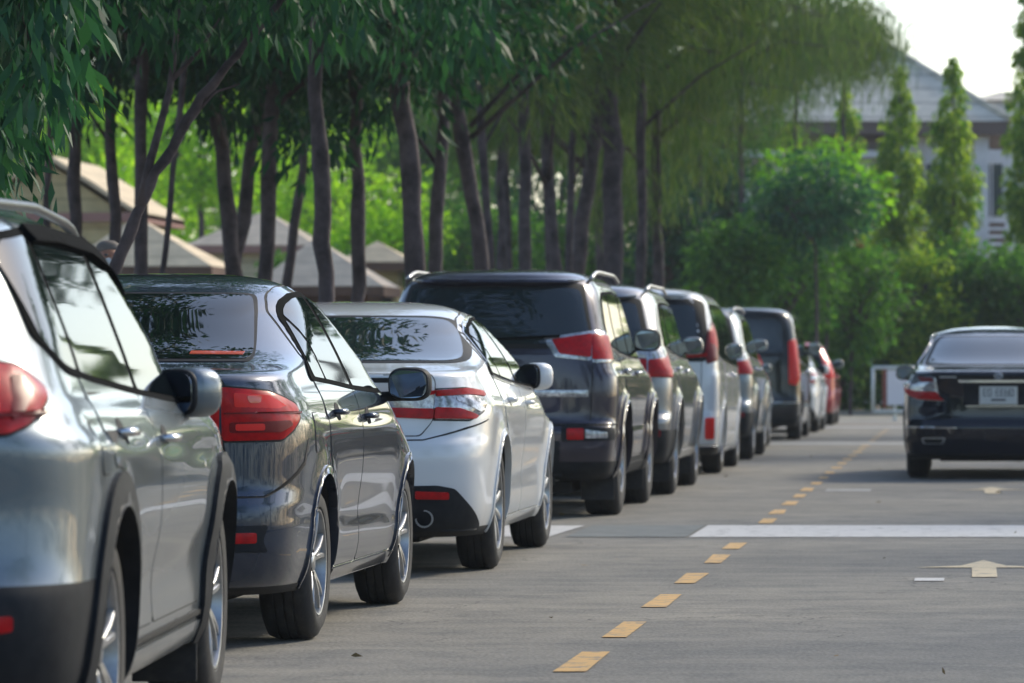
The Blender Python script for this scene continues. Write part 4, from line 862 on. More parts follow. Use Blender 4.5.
def asphalt():
    m = bpy.data.materials.new('asphalt'); m.use_nodes = True; nt = m.node_tree; b = nt.nodes['Principled BSDF']; b.inputs['Roughness'].default_value = .82; b.inputs['Specular IOR Level'].default_value = .35
    N = nt.nodes.new; Lk = nt.links.new
    tc = N('ShaderNodeTexCoord'); mp = N('ShaderNodeMapping'); Lk(tc.outputs['Object'], mp.inputs[0]); mp.inputs['Scale'].default_value = (1, 1, 1)
    def noise(sc, vec, det=6): 
        n = N('ShaderNodeTexNoise'); n.inputs['Scale'].default_value = sc; n.inputs['Detail'].default_value = det; n.inputs['Roughness'].default_value = .7; Lk(vec, n.inputs['Vector']); return n.outputs['Fac']
    def mr(v, a, b_, c=0., d=1.):
        r = N('ShaderNodeMapRange'); r.inputs[1].default_value = a; r.inputs[2].default_value = b_; r.inputs[3].default_value = c; r.inputs[4].default_value = d; Lk(v, r.inputs[0]); return r.outputs[0]
    def mix(f, a, c, bt='MIX'):
        x = N('ShaderNodeMix'); x.data_type = 'RGBA'; x.blend_type = bt
        if isinstance(f, float): x.inputs[0].default_value = f
        else: Lk(f, x.inputs[0])
        for i, v in ((6, a), (7, c)):
            if isinstance(v, tuple): x.inputs[i].default_value = (*v, 1)
            else: Lk(v, x.inputs[i])
        return x.outputs[2]
    big = noise(.35, mp.outputs[0]); mid = noise(2.2, mp.outputs[0]); fine = noise(60, mp.outputs[0], 3)
    st = N('ShaderNodeMapping'); Lk(tc.outputs['Object'], st.inputs[0]); st.inputs['Scale'].default_value = (.35, 2.4, 1); strk = noise(1.4, st.outputs[0])
    col = mix(mr(big, .35, .65), (.165, .157, .140), (.265, .243, .205))
    col = mix(mr(mid, .42, .72), col, (.105, .105, .102))
    col = mix(mr(strk, .53, .70, 0, .5), col, (.30, .275, .225))
    col = mix(mr(strk, .46, .32, 0, .5), col, (.075, .075, .075))
    grit = N('ShaderNodeTexVoronoi'); grit.inputs['Scale'].default_value = 55; Lk(mp.outputs[0], grit.inputs['Vector'])
    col = mix(mr(grit.outputs['Distance'], .15, .6, .35, 0), col, (.36, .35, .32))
    col = mix(mr(fine, .55, .75, 0, .5), col, (.06, .06, .06))
    cr = N('ShaderNodeTexVoronoi'); cr.feature = 'DISTANCE_TO_EDGE'; cr.inputs['Scale'].default_value = .55
    wp = N('ShaderNodeMapping'); dn = N('ShaderNodeTexNoise'); dn.inputs['Scale'].default_value = 2.5; dn.inputs['Detail'].default_value = 5; Lk(tc.outputs['Object'], dn.inputs['Vector'])
    va = N('ShaderNodeVectorMath'); va.operation = 'MULTIPLY_ADD'; Lk(dn.outputs['Color'], va.inputs[0]); va.inputs[1].default_value = (.9, .9, 0); Lk(tc.outputs['Object'], va.inputs[2]); Lk(va.outputs[0], cr.inputs['Vector'])
    cm = N('ShaderNodeMath'); cm.operation = 'MULTIPLY'; Lk(mr(cr.outputs['Distance'], .006, .0, 0, .8), cm.inputs[0]); Lk(mr(big, .48, .56), cm.inputs[1])
    col = mix(cm.outputs[0], col, (.045, .045, .045))
    Lk(col, b.inputs['Base Color'])
    bp = N('ShaderNodeBump'); bp.inputs['Strength'].default_value = .5; bp.inputs['Distance'].default_value = .006; Lk(grit.outputs['Distance'], bp.inputs['Height']); Lk(bp.outputs[0], b.inputs['Normal'])
    return m
def worn_paint(name, c, wear=.5):
    m = mat(name, c, .7); nt = m.node_tree; b = nt.nodes['Principled BSDF']
    tc = nt.nodes.new('ShaderNodeTexCoord'); n = nt.nodes.new('ShaderNodeTexNoise'); n.inputs['Scale'].default_value = 9; n.inputs['Detail'].default_value = 9; n.inputs['Roughness'].default_value = .75
    nt.links.new(tc.outputs['Object'], n.inputs['Vector'])
    r = nt.nodes.new('ShaderNodeMapRange'); r.inputs[1].default_value = wear; r.inputs[2].default_value = wear + .13; nt.links.new(n.outputs['Fac'], r.inputs[0])
    mx = nt.nodes.new('ShaderNodeMix'); mx.data_type = 'RGBA'; mx.inputs[6].default_value = (*c, 1); mx.inputs[7].default_value = (.17, .165, .15, 1)
    nt.links.new(r.outputs[0], mx.inputs[0]); nt.links.new(mx.outputs[2], b.inputs['Base Color'])
    return m
def sheet(name, polys, z, m, kind='structure', **kw):
    mb = MB()
    for p in polys: mb.add([(x, y, z) for x, y in p], [tuple(range(len(p)))])
    o = mb.build(name, [m]); tag(o, kind=kind, **kw); return o
def rect(x0, x1, y0, y1): return [(x0, y0), (x1, y0), (x1, y1), (x0, y1)]

def setting():
    soil = mat('soil', (.13, .095, .06), .9, noise=(1.3, (.22, .17, .11), .35, .7))
    sheet('ground', [rect(-300, 300, -120, 600)], -.03, soil)
    hz = MB(); hz.box((-305, -125, -1.05), (305, 605, 19.5)); hm = bpy.data.materials.new('haze'); hm.use_nodes = True; nt = hm.node_tree; nt.nodes.remove(nt.nodes['Principled BSDF'])
    v = nt.nodes.new('ShaderNodeVolumePrincipled'); v.inputs['Color'].default_value = (.85, .92, .97, 1); v.inputs['Density'].default_value = HAZE
    nt.links.new(v.outputs[0], nt.nodes['Material Output'].inputs['Volume']); tag(hz.build('haze', [hm]), kind='stuff')
    sheet('road', [rect(-4.85, 5.2, -40, 82.5)], 0, asphalt())
    conc = mat('concrete', (.36, .34, .30), .85, noise=(2.5, (.25, .235, .21), .35, .7))
    sheet('side_road', [rect(-30, 30, 82.6, 96.5)], .0, mat('pale_asphalt', (.30, .285, .25), .85, noise=(1.2, (.22, .21, .19), .4, .7)))
    mb = MB()
    for y in np.arange(-40, 82, 1.0): mb.box((-5.0, y+.004, -.02), (-4.86, y+.996, .13))
    tag(mb.build('kerb', [conc], bevel=.012), kind='structure')
    mb = MB()
    for y in np.arange(-40, 82, 1.0): mb.box((5.21, y+.004, -.02), (5.35, y+.996, .13))
    tag(mb.build('kerb', [conc], bevel=.012), kind='structure')
    mb = MB(); mb.box((-90, -40, -.025), (-5.01, 82, .12)); tag(mb.build('verge', [mat('sandy_verge', (.27, .22, .15), .95, noise=(1.1, (.12, .10, .06), .4, .62), bump=.4)]), kind='structure')
    mb = MB(); mb.box((5.36, -40, -.025), (60, 82, .12)); tag(mb.build('verge', [bpy.data.materials['sandy_verge']]), kind='structure')
    mb = MB(); mb.box((-60, 96.6, -.02), (60, 96.8, .10)); tag(mb.build('kerb', [conc]), kind='structure')
    # painted marks
    yel = worn_paint('worn_yellow_paint', (.62, .37, .12), .50); wht = worn_paint('worn_white_paint', (.60, .58, .55), .53); old = worn_paint('faded_white_paint', (.36, .35, .33), .5)
    yel2 = worn_paint('worn_cream_paint', (.66, .53, .33), .53)
    rnd = random.Random(3); k = 0
    Z = [13.9, 16.05, 18.0, 20.2, 22.35, 24.6, 26.35, 30.6, 32.5, 34.6, 36.5, 38.4, 40.4, 42.4, 44.5, 46.6, 48.7, 50.8, 53, 55.2, 57.4, 59.5, 63.5, 66, 68.6, 71.2, 74, 77]
    for zc in Z:
        L = (.95 if zc < 40 else .72) if zc > 30 else 1.08
        if zc == 26.35: L = .9
        j = lambda: rnd.uniform(-.012, .012)
        pts = [(-1.465+j(), zc-L/2+j()), (-1.365+j(), zc-L/2+j()), (-1.365+j(), zc+L/2+j()), (-1.465+j(), zc+L/2+j())]
        o = sheet('centre_line_dash', [pts], .004, yel)
    sheet('stop_line', [rect(-1.77, .45, 27.7, 29.75)], .004, wht)
    sheet('stop_line', [rect(.462, 5.1, 27.7, 29.75)], .004, wht)
    sheet('stop_line', [[(-4.7, 27.75), (-2.66, 27.75), (-2.60, 29.7), (-4.7, 29.7)]], .004, wht)
    sheet('road_patch', [rect(-2.55, -1.79, 27.7, 29.75)], .004, mat('tar_patch', (.17, .18, .17), .8, noise=(4, (.10, .11, .11), .4, .7)))
    sheet('faded_line', [rect(-4.8, 5.1, 60.2, 62.2)], .004, old); sheet('faded_line', [rect(-4.8, 5.1, 76.5, 78.6)], .0045, old)
    def arrow(cx, y0, sc, n):
        s = sc
        pts = [[(cx-.065*s, y0), (cx+.065*s, y0), (cx+.065*s, y0+1.05), (cx-.065*s, y0+1.05)],
               [(cx-.37*s, y0+1.06), (cx+.37*s, y0+1.06), (cx+.12*s, y0+1.30), (cx, y0+1.95), (cx-.12*s, y0+1.30)]]
        sheet('lane_arrow', pts, .004, yel2)
    arrow(.075, 22.45, 1, 0); arrow(.19, 37.2, 1.0, 1)
    sheet('faded_mark', [rect(-.28, -.13, 22.05, 22.35)], .004, wht); sheet('faded_mark', [rect(-1.25, -.86, 37.8, 38.5)], .004, old)
    # lane arrows repeat down the road
    rng = np.random.default_rng(3); n = 90; P = np.stack([np.where(rng.random(n) < .6, rng.uniform(-4.8, -1.6, n), rng.uniform(-1.6, 4, n)), rng.uniform(13, 60, n), np.full(n, .008)], -1)
    D = rng.normal(size=(n, 3)); D[:, 2] *= .12; L_ = rng.uniform(.03, .075, n); V = leaf_quads(P, D, L_, L_*.4, rng, .2); V[:, 2] = np.maximum(V[:, 2], .0045)
    tag(link('fallen_leaves', fast_mesh('fallen_leaves', V, np.arange(len(V)).reshape(-1, 4)), mat('dry_leaf', (.20, .13, .05), .8)), kind='stuff')
    sheet('side_road_line', [rect(-6, 6, 83.0, 83.3)], .004, old)

# ------------------------------------------------------------------ vegetation
def leaf_quads(C, D, L, W, rng, fold=.25):
    n = len(C); D = D / np.linalg.norm(D, axis=1, keepdims=True)
    Rv = rng.normal(size=(n, 3)); Sd = np.cross(D, Rv); Sd /= np.linalg.norm(Sd, axis=1, keepdims=True) + 1e-9
    Nn = np.cross(D, Sd); L = L[:, None]; W = W[:, None]
    V = np.stack([C, C + D*L*.42 + Sd*W*.5 + Nn*L*fold*.25, C + D*L, C + D*L*.42 - Sd*W*.5 + Nn*L*fold*.25], 1)
    return V.reshape(-1, 3)
def foliage(name, m, parent, clumps, n_per, L, asp, droop=0., spread=1., seed=0, flat=.7, offset=(0,0,0)):
    rng = np.random.default_rng(seed); Vs = []
    for (c, r) in clumps:
        n = int(n_per * (r if np.isscalar(r) else max(r))**2 * 1.0) + 4
        d = rng.normal(size=(n, 3)); d /= np.linalg.norm(d, axis=1, keepdims=True)
        rad = rng.random(n)[:, None] ** .45
        P = np.array(c) + d * rad * np.array([r, r, r*flat] if np.isscalar(r) else r)
        D = d * spread + rng.normal(size=(n, 3)) * .5 + np.array([0, 0, -droop])
        l = L * rng.uniform(.6, 1.35, n)
        Vs.append(leaf_quads(P, D, l, l * asp * rng.uniform(.7, 1.2, n), rng))
    V = np.concatenate(Vs); F = np.arange(len(V)).reshape(-1, 4)
    me = fast_mesh(name, V - np.array(offset), F)
    return link(name, me, m, parent)
def clumps_in(rng, c, rad, k, rc, hollow=.35):
    out = []
    for i in range(k):
        d = rng.normal(size=3); d /= np.linalg.norm(d); q = (hollow + (1-hollow)*rng.random() ** .6)
        out.append((tuple(np.array(c) + d*q*np.array(rad)), rc * rng.uniform(.6, 1.3)))
    return out
def bark(): return mat('bark', (.11, .083, .086), .9, noise=(4.5, (.032, .023, .026), .36, .62), bump=1.0)
BARK = None; BARK2 = None
def trunk_mesh(root, pts, rads, limbs=(), n=10, m=None, seed=0):
    rnd = random.Random(seed); mb = MB(); P = []; Rr = []
    for i in range(len(pts)-1):
        k = 7
        for j in range(k):
            t = j/k; a = Vector(pts[i]).lerp(Vector(pts[i+1]), t); r = rads[i] + (rads[i+1]-rads[i])*t
            P.append(a + Vector((rnd.uniform(-1, 1), rnd.uniform(-1, 1), 0)) * r * .28); Rr.append(r * rnd.uniform(.86, 1.12))
    P.append(Vector(pts[-1])); Rr.append(rads[-1]); mb.tube(P, Rr, n)
    for (pp, rr) in limbs:
        mb.tube([Vector(q) for q in pp], [rr * (1-.75*i/(len(pp)-1)) for i in range(len(pp))], 7)
    return mb.build('trunk', [m or BARK], root)
def make_tree(name, label, group, px0, px1, wpx, Z, crown=None, ztop=6.5, seed=0, pts=None, limb=4, cat='tree', leaf='leaf_dark', L=.15, asp=.32, droop=.9, nper=150, kc=26, m=None):
    rng = np.random.default_rng(seed); rnd = random.Random(seed)
    x0 = (px0-VX)*Z/FPX; x1 = (px1-VX)*Z/FPX; zt_vis = CAMH + VY*Z/FPX
    zref = CAMH + (VY-285)*Z/FPX; slope = (x1-x0) / (zt_vis - zref)
    base_x = x0 - slope*(zref-.12)*.6
    root = empty(name, (base_x, Z, .1)); tag(root, label, cat, group)
    W = lambda x, y, z: (x-base_x, y-Z, z-.1)
    r = wpx*Z/FPX/2
    top = (x0 + slope*(ztop-zref), Z, ztop)
    sw = rnd.uniform(-1.6, 1.6)*r; P = [W(base_x, Z, -.1), W(base_x+(x0-base_x)*.3, Z, .6), W(x0+sw, Z, zref), W((x0+top[0])/2-sw*1.5, Z, (zref+ztop)/2), W(*top)]
    limbs = []
    for i in range(limb):
        z = rnd.uniform(3.2, ztop-.4); t = (z-zref)/(ztop-zref); bx = x0 + (top[0]-x0)*t; a = rnd.uniform(0, 6.28); l = rnd.uniform(1.0, 2.2)
        limbs.append(([W(bx, Z, z), W(bx+math.cos(a)*l*.5, Z+math.sin(a)*l*.5, z+l*.45), W(bx+math.cos(a)*l, Z+math.sin(a)*l, z+l*.75)], r*.38))
    trunk_mesh(root, P, [r*1.5, r*1.15, r, r*.9, r*.5], limbs, m=m, seed=seed)
    if crown:
        (cz, rx, rz) = crown
        cl = clumps_in(rng, (top[0], Z, cz), (rx, rx, rz), kc, .62, .25)
        foliage('crown', MT[leaf], root, [((c[0]-base_x, c[1]-Z, c[2]-.1), q) for c, q in cl], nper, L, asp, droop, 1, seed, .8)
    return root
def bush(name, label, cat, c, rad, leaf, k=40, rc=.6, nper=120, L=.16, asp=.4, droop=.2, seed=0, group=None, trunk=True, hollow=.45, tr=1.):
    rng = np.random.default_rng(seed)
    root = empty(name, (c[0], c[1], 0)); tag(root, label, cat, group)
    if trunk:
        rnd = random.Random(seed); lim = [([(0, 0, max(.3, c[2]-rad[2]*.8)), (rnd.uniform(-.5, .5)*rad[0], rnd.uniform(-.4, .4)*rad[1], c[2]), (rnd.uniform(-.8, .8)*rad[0], rnd.uniform(-.4, .4)*rad[1], c[2]+rad[2]*.5)], .07) for _ in range(5)]
        trunk_mesh(root, [(0, 0, -.02), (.03, 0, c[2]*.5), (0, 0, c[2])], [.13*tr, .11*tr, .07*tr], lim, seed=seed)
    cl = clumps_in(rng, (0, 0, c[2]), rad, k, rc, hollow)
    foliage('crown', MT[leaf], root, cl, nper, L, asp, droop, 1, seed, .8)
    return root
def cone_tree(px, apex, base_y, wpx, Z, seed, label):
    rng = np.random.default_rng(seed); x = (px-VX)*Z/FPX; zt = CAMH + (VY-apex)*Z/FPX; zb = max(CAMH + (VY-base_y)*Z/FPX, .6); w = wpx*Z/FPX/2
    root = empty('columnar_tree', (x, Z, 0)); tag(root, label, 'tree', 'columnar trees in front of the white house')
    trunk_mesh(root, [(0, 0, -.03), (.02, 0, zb+1), (0, 0, zt-.3)], [.10, .07, .02], seed=seed)
    cl = []
    for z in np.arange(zb, zt-.1, .12):
        t = (zt-z)/(zt-zb); rr = w*1.02*(min(1, t*2.2)**.6)*rng.uniform(.75, 1.15)
        for k in range(3):
            a = rng.uniform(0, 6.28); cl.append(((math.cos(a)*rr*.75, math.sin(a)*rr*.75, z + rng.uniform(-.15, .15)), max(.12, rr*rng.uniform(.25, .55))))
    foliage('crown', MT['leaf_cone'], root, cl, 800, .20, .34, 1.8, .9, seed, 1.1)
    return root
def casuarina(px, Z, ztop, rx, zlo, seed, trunkw=12, label='', n=9000, xoff=0):
    rng = np.random.default_rng(seed); x = (px-VX)*Z/FPX
    root = empty('feathery_tree', (x, Z, .1)); tag(root, label, 'tree', 'feathery drooping trees beyond the row of trunks')
    rnd = random.Random(seed); lim = []; tips = []
    r = trunkw*Z/FPX/2
    for i in range(16):
        z = rnd.uniform(zlo, ztop*.95); a = rnd.uniform(0, 6.28); l = rnd.uniform(.5, 1)*rx
        p = [(0, 0, z), (math.cos(a)*l*.5+xoff*.5, math.sin(a)*l*.5, z+.5), (math.cos(a)*l+xoff, math.sin(a)*l, z+.35)]
        lim.append((p, .045))
        for t in np.linspace(.2, 1.15, 7): tips.append((p[2][0]*t, p[2][1]*t, z + .5*math.sin(min(1, t)*2.6)))
    trunk_mesh(root, [(0, 0, -.1), (.05, 0, 2), (0, .05, ztop*.6), (.1, 0, ztop)], [r*1.3, r, r*.8, r*.3], lim, seed=seed)
    tips = np.array(tips); idx = rng.integers(0, len(tips), n)
    P = tips[idx] + rng.normal(size=(n, 3)) * np.array([.30, .30, .22]); P[:, 2] -= rng.random(n) * .9
    D = rng.normal(size=(n, 3)) * .22 + np.array([0, 0, -1.]) ; L = rng.uniform(.15, .42, n)
    V = leaf_quads(P, D, L, np.full(n, .022) * rng.uniform(.7, 1.5, n), rng, .05)
    o = link('crown', fast_mesh('crown', V, np.arange(len(V)).reshape(-1, 4)), MT['leaf_needle'], root)
    return root

def siding(name, c, scale=5.5, dark=.55, rough=.75):
    m = mat(name, c, rough); nt = m.node_tree; b = nt.nodes['Principled BSDF']
    tc = nt.nodes.new('ShaderNodeTexCoord'); sp = nt.nodes.new('ShaderNodeSeparateXYZ'); nt.links.new(tc.outputs['Object'], sp.inputs[0])
    mm = nt.nodes.new('ShaderNodeMath'); mm.operation = 'MULTIPLY'; mm.inputs[1].default_value = scale; nt.links.new(sp.outputs[2], mm.inputs[0])
    fr = nt.nodes.new('ShaderNodeMath'); fr.operation = 'FRACT'; nt.links.new(mm.outputs[0], fr.inputs[0])
    r = nt.nodes.new('ShaderNodeMapRange'); r.inputs[1].default_value = .0; r.inputs[2].default_value = .22; nt.links.new(fr.outputs[0], r.inputs[0])
    n = nt.nodes.new('ShaderNodeTexNoise'); n.inputs['Scale'].default_value = 3; nt.links.new(tc.outputs['Object'], n.inputs['Vector'])
    mx = nt.nodes.new('ShaderNodeMix'); mx.data_type = 'RGBA'; mx.inputs[6].default_value = (*[v*dark for v in c], 1); mx.inputs[7].default_value = (*c, 1)
    nt.links.new(r.outputs[0], mx.inputs[0])
    m2 = nt.nodes.new('ShaderNodeMix'); m2.data_type = 'RGBA'; m2.blend_type = 'MULTIPLY'; m2.inputs[0].default_value = .5; nt.links.new(mx.outputs[2], m2.inputs[6]); nt.links.new(n.outputs['Fac'], m2.inputs[7])
    nt.links.new(m2.outputs[2], b.inputs['Base Color'])
    bp = nt.nodes.new('ShaderNodeBump'); bp.inputs['Distance'].default_value = .03; bp.inputs['Strength'].default_value = .6; nt.links.new(fr.outputs[0], bp.inputs['Height']); nt.links.new(bp.outputs[0], b.inputs['Normal'])
    return m
def hut(label, px_apex, y_apex, pxl, pxr, y_eave, Z, wall, roof, hip=True, gable=False, group='huts behind the tree trunks', fascia=None, depth=None):
    xa = (px_apex-VX)*Z/FPX; xl = (pxl-VX)*Z/FPX; xr = (pxr-VX)*Z/FPX; za = CAMH+(VY-y_apex)*Z/FPX; ze = CAMH+(VY-y_eave)*Z/FPX
    dpt = depth or (xr-xl); root = empty('hut', ((xl+xr)/2, Z, 0)); tag(root, label, 'hut', group)
    cx = (xl+xr)/2; a, b = xl-cx, xr-cx; o = .35; mb = MB()
    mb.box((a+o, o, 0), (b-o, dpt-o, ze-.06)); mb.build('wall', [wall], root)
    mb = MB()
    if gable:
        mb.add([(a+o, o, ze-.06), (b-o, o, ze-.06), (xa-cx, o, za-.12), (a+o, dpt-o, ze-.06), (b-o, dpt-o, ze-.06), (xa-cx, dpt-o, za-.12)], [(0, 1, 2), (3, 5, 4), (0, 2, 5, 3), (1, 4, 5, 2)]); mb.build('gable', [wall], root); mb = MB()
        for s0, s1 in (((a, 0, ze-.1), (xa-cx, 0, za)), ((b, 0, ze-.1), (xa-cx, 0, za))):
            q = [s0, (s0[0], dpt, s0[2]), (s1[0], dpt, s1[2]), s1]; q2 = [(x, y, z+.10) for x, y, z in q]
            mb.add(q+q2, [(0,1,2,3),(7,6,5,4),(0,4,5,1),(1,5,6,2),(2,6,7,3),(3,7,4,0)])
    else:
        ap = (xa-cx, dpt/2, za); v = [(a, 0, ze), (b, 0, ze), (b, dpt, ze), (a, dpt, ze), ap]
        mb.add(v, [(0,1,4),(1,2,4),(2,3,4),(3,0,4),(3,2,1,0)])
    mb.build('roof', [roof], root)
    mb = MB()
    for x0, y0, x1, y1 in ((a, 0, b, .06), (a, dpt-.06, b, dpt), (a, .065, a+.06, dpt-.065), (b-.06, .065, b, dpt-.065)): mb.box((x0, y0-.004, ze-.19), (x1, y1+.004, ze-.012))
    mb.build('fascia', [fascia or MT['wood']], root)
    f = MB(); w = b-a; f.box((a+w*.55, o-.04, ze-1.4), (a+w*.72, o-.005, ze-.5)); fr = f.build('window', [MT['wood']], root); g = MB(); g.box((a+w*.57, o-.05, ze-1.34), (a+w*.70, o-.041, ze-.56)); g.build('pane', [MT['glass']], fr)
    f = MB(); f.box((a+w*.2, o-.04, .05), (a+w*.38, o-.005, 2.1)); f.build('door', [MT['wood']], root)
    return root
def house():
    Z = 126.; k = Z/FPX; X = lambda px: (px-VX)*k; Zz = lambda y: CAMH+(VY-y)*k
    x0, x1 = X(700), X(1012); ze, zr = Zz(121), Zz(22); root = empty('white_house', ((x0+x1)/2, Z, 0)); tag(root, 'two-storey white house with grey tiled hip roof behind the columnar trees', 'house')
    cx = (x0+x1)/2; D = 9.; a, b = x0-cx, x1-cx
    wall = mat('white_render', (.72, .72, .74), .8, noise=(.8, (.46, .46, .48), .35, .7)); tile = siding('roof_tiles', (.76, .69, .57), 2.2, .45)
    mb = MB(); mb.box((a+.8, .9, 0), (b-.7, D-.9, ze-.385)); mb.build('wall', [wall], root)
    mb = MB(); ra, rb = a+(b-a)*.33, a+(b-a)*.52; v = [(a, 0, ze), (b, 0, ze), (b, D, ze), (a, D, ze), (ra, D/2, zr), (rb, D/2, zr)]
    mb.add(v, [(0,1,5,4),(1,2,5),(2,3,4,5),(3,0,4),(3,2,1,0)]); rf = mb.build('roof', [tile], root)
    mb = MB()
    for p, q in ((0, 4), (1, 5), (2, 5), (3, 4), (4, 5)): mb.tube([Vector(v[p])+Vector((0, 0, .03)), Vector(v[q])+Vector((0, 0, .03))], .10, 8)
    mb.build('ridge', [tile], rf)
    mb = MB(); mb.box((a+.05, .05, ze-.38), (b-.05, D-.05, ze-.012)); mb.box((a+1.0, .55, ze-.88), (b-3.6, .895, ze-.39)); mb.build('fascia', [mat('brown_fascia_and_shade', (.12, .085, .075), .7)], root)  # lower left box is a dark band standing for the balcony's shade
    mb = MB(); mb.box((a+.2, .3, Zz(157)), (b-2.9, .89, Zz(150))); mb.build('ledge', [wall], root)
    # upper windows with frames and louvres
    for px in (715, 760, 812, 846, 878, 925, 992):
        w, h0, h1 = 26*k, Zz(218), Zz(160); xx = X(px)-cx
        f = MB()
        for bx in (((xx-w/2, .84, h0), (xx-w/2+.07, .898, h1)), ((xx+w/2-.07, .84, h0), (xx+w/2, .898, h1)), ((xx-w/2+.071, .84, h1-.07), (xx+w/2-.071, .898, h1)), ((xx-w/2+.071, .84, h0), (xx+w/2-.071, .898, h0+.07)), ((xx-.025, .84, h0+.071), (xx+.025, .898, h1-.071))): f.box(*bx)
        fr = f.build('window', [mat('white_frame', (.6, .6, .62), .6) if 'white_frame' not in bpy.data.materials else bpy.data.materials['white_frame']], root)
        g = MB(); g.box((xx-w/2+.072, .875, h0+.072), (xx-.026, .895, h1-.072)); g.box((xx+.026, .875, h0+.072), (xx+w/2-.072, .895, h1-.072)); g.build('pane', [MT['pane']], fr)
        l = MB()
        for i in range(6): l.box((xx-w/2, .80, Zz(226)-i*.22), (xx+w/2, .86, Zz(226)-i*.22+.12))
        l.build('louvre', [MT['wood']], fr)
    mb = MB()
    for px in (982, 905): mb.box((X(px)-cx-.2, .45, 0), (X(px)-cx+.2, .83, ze-.385))
    mb.build('column', [wall], root)
    # second roof behind to the right
    k2 = 150/FPX; X2 = lambda px: (px-VX)*k2; Z2 = lambda y: CAMH+(VY-y)*k2
    r2 = empty('far_house', (X2(1010), 150, 0)); tag(r2, 'pale house roof peak rising behind the right end of the white house', 'house'); c = X2(1010)
    mb = MB(); mb.box((X2(976)-c+.3, .3, 0), (X2(1085)-c-.3, 7.7, Z2(101))); mb.build('wall', [wall], r2)
    mb = MB(); v = [(X2(968)-c, 0, Z2(100)), (X2(1095)-c, 0, Z2(100)), (X2(1095)-c, 8, Z2(100)), (X2(968)-c, 8, Z2(100)), (X2(1001)-c, 3.2, Z2(86)), (X2(1062)-c, 3.2, Z2(86))]
    mb.add(v, [(0,1,5,4),(1,2,5),(2,3,4,5),(3,0,4),(3,2,1,0)]); mb.build('roof', [tile], r2)

def sign():
    Z = 88.; k = Z/FPX; X = lambda px: (px-VX)*k; root = empty('barrier_sign', (X(905), Z, 0)); tag(root, 'white tube framed board on feet standing at the road end beside the navy saloon', 'sign'); c = X(905)
    za, zb = 1.05, .17; xl, xr = X(873)-c, X(938)-c
    mb = MB()
    for p in ([(xl, 0, zb), (xl, 0, za)], [(xr, 0, zb), (xr, 0, za)], [(xl, 0, za), (xr, 0, za)], [(xl, 0, zb), (xr, 0, zb)]): mb.tube(p, .034, 10)
    mb.build('frame', [mat('white_enamel', (.62, .66, .63), .4)], root)
    mb = MB(); mb.box((X(887)-c, -.012, .30), (xr-.08, .012, 1.0)); mb.build('board', [mat('board_white', (.80, .78, .82), .5)], root)
    mb = MB(); mb.box((X(882.5)-c, -.016, .24), (X(886.6)-c, .016, 1.01)); mb.build('edge_strip', [mat('rust_red', (.25, .075, .05), .7)], root)
    mb = MB(); 
    for px in (895, 930): 
        mb.tube([(X(px)-c, .04, .03), (X(px)-c, .04, .34)], .028, 8); mb.box((X(px)-c-.05, -.22, .0), (X(px)-c+.05, .22, .05))
    mb.build('stand', [bpy.data.materials['white_enamel']], root, bevel=.008)

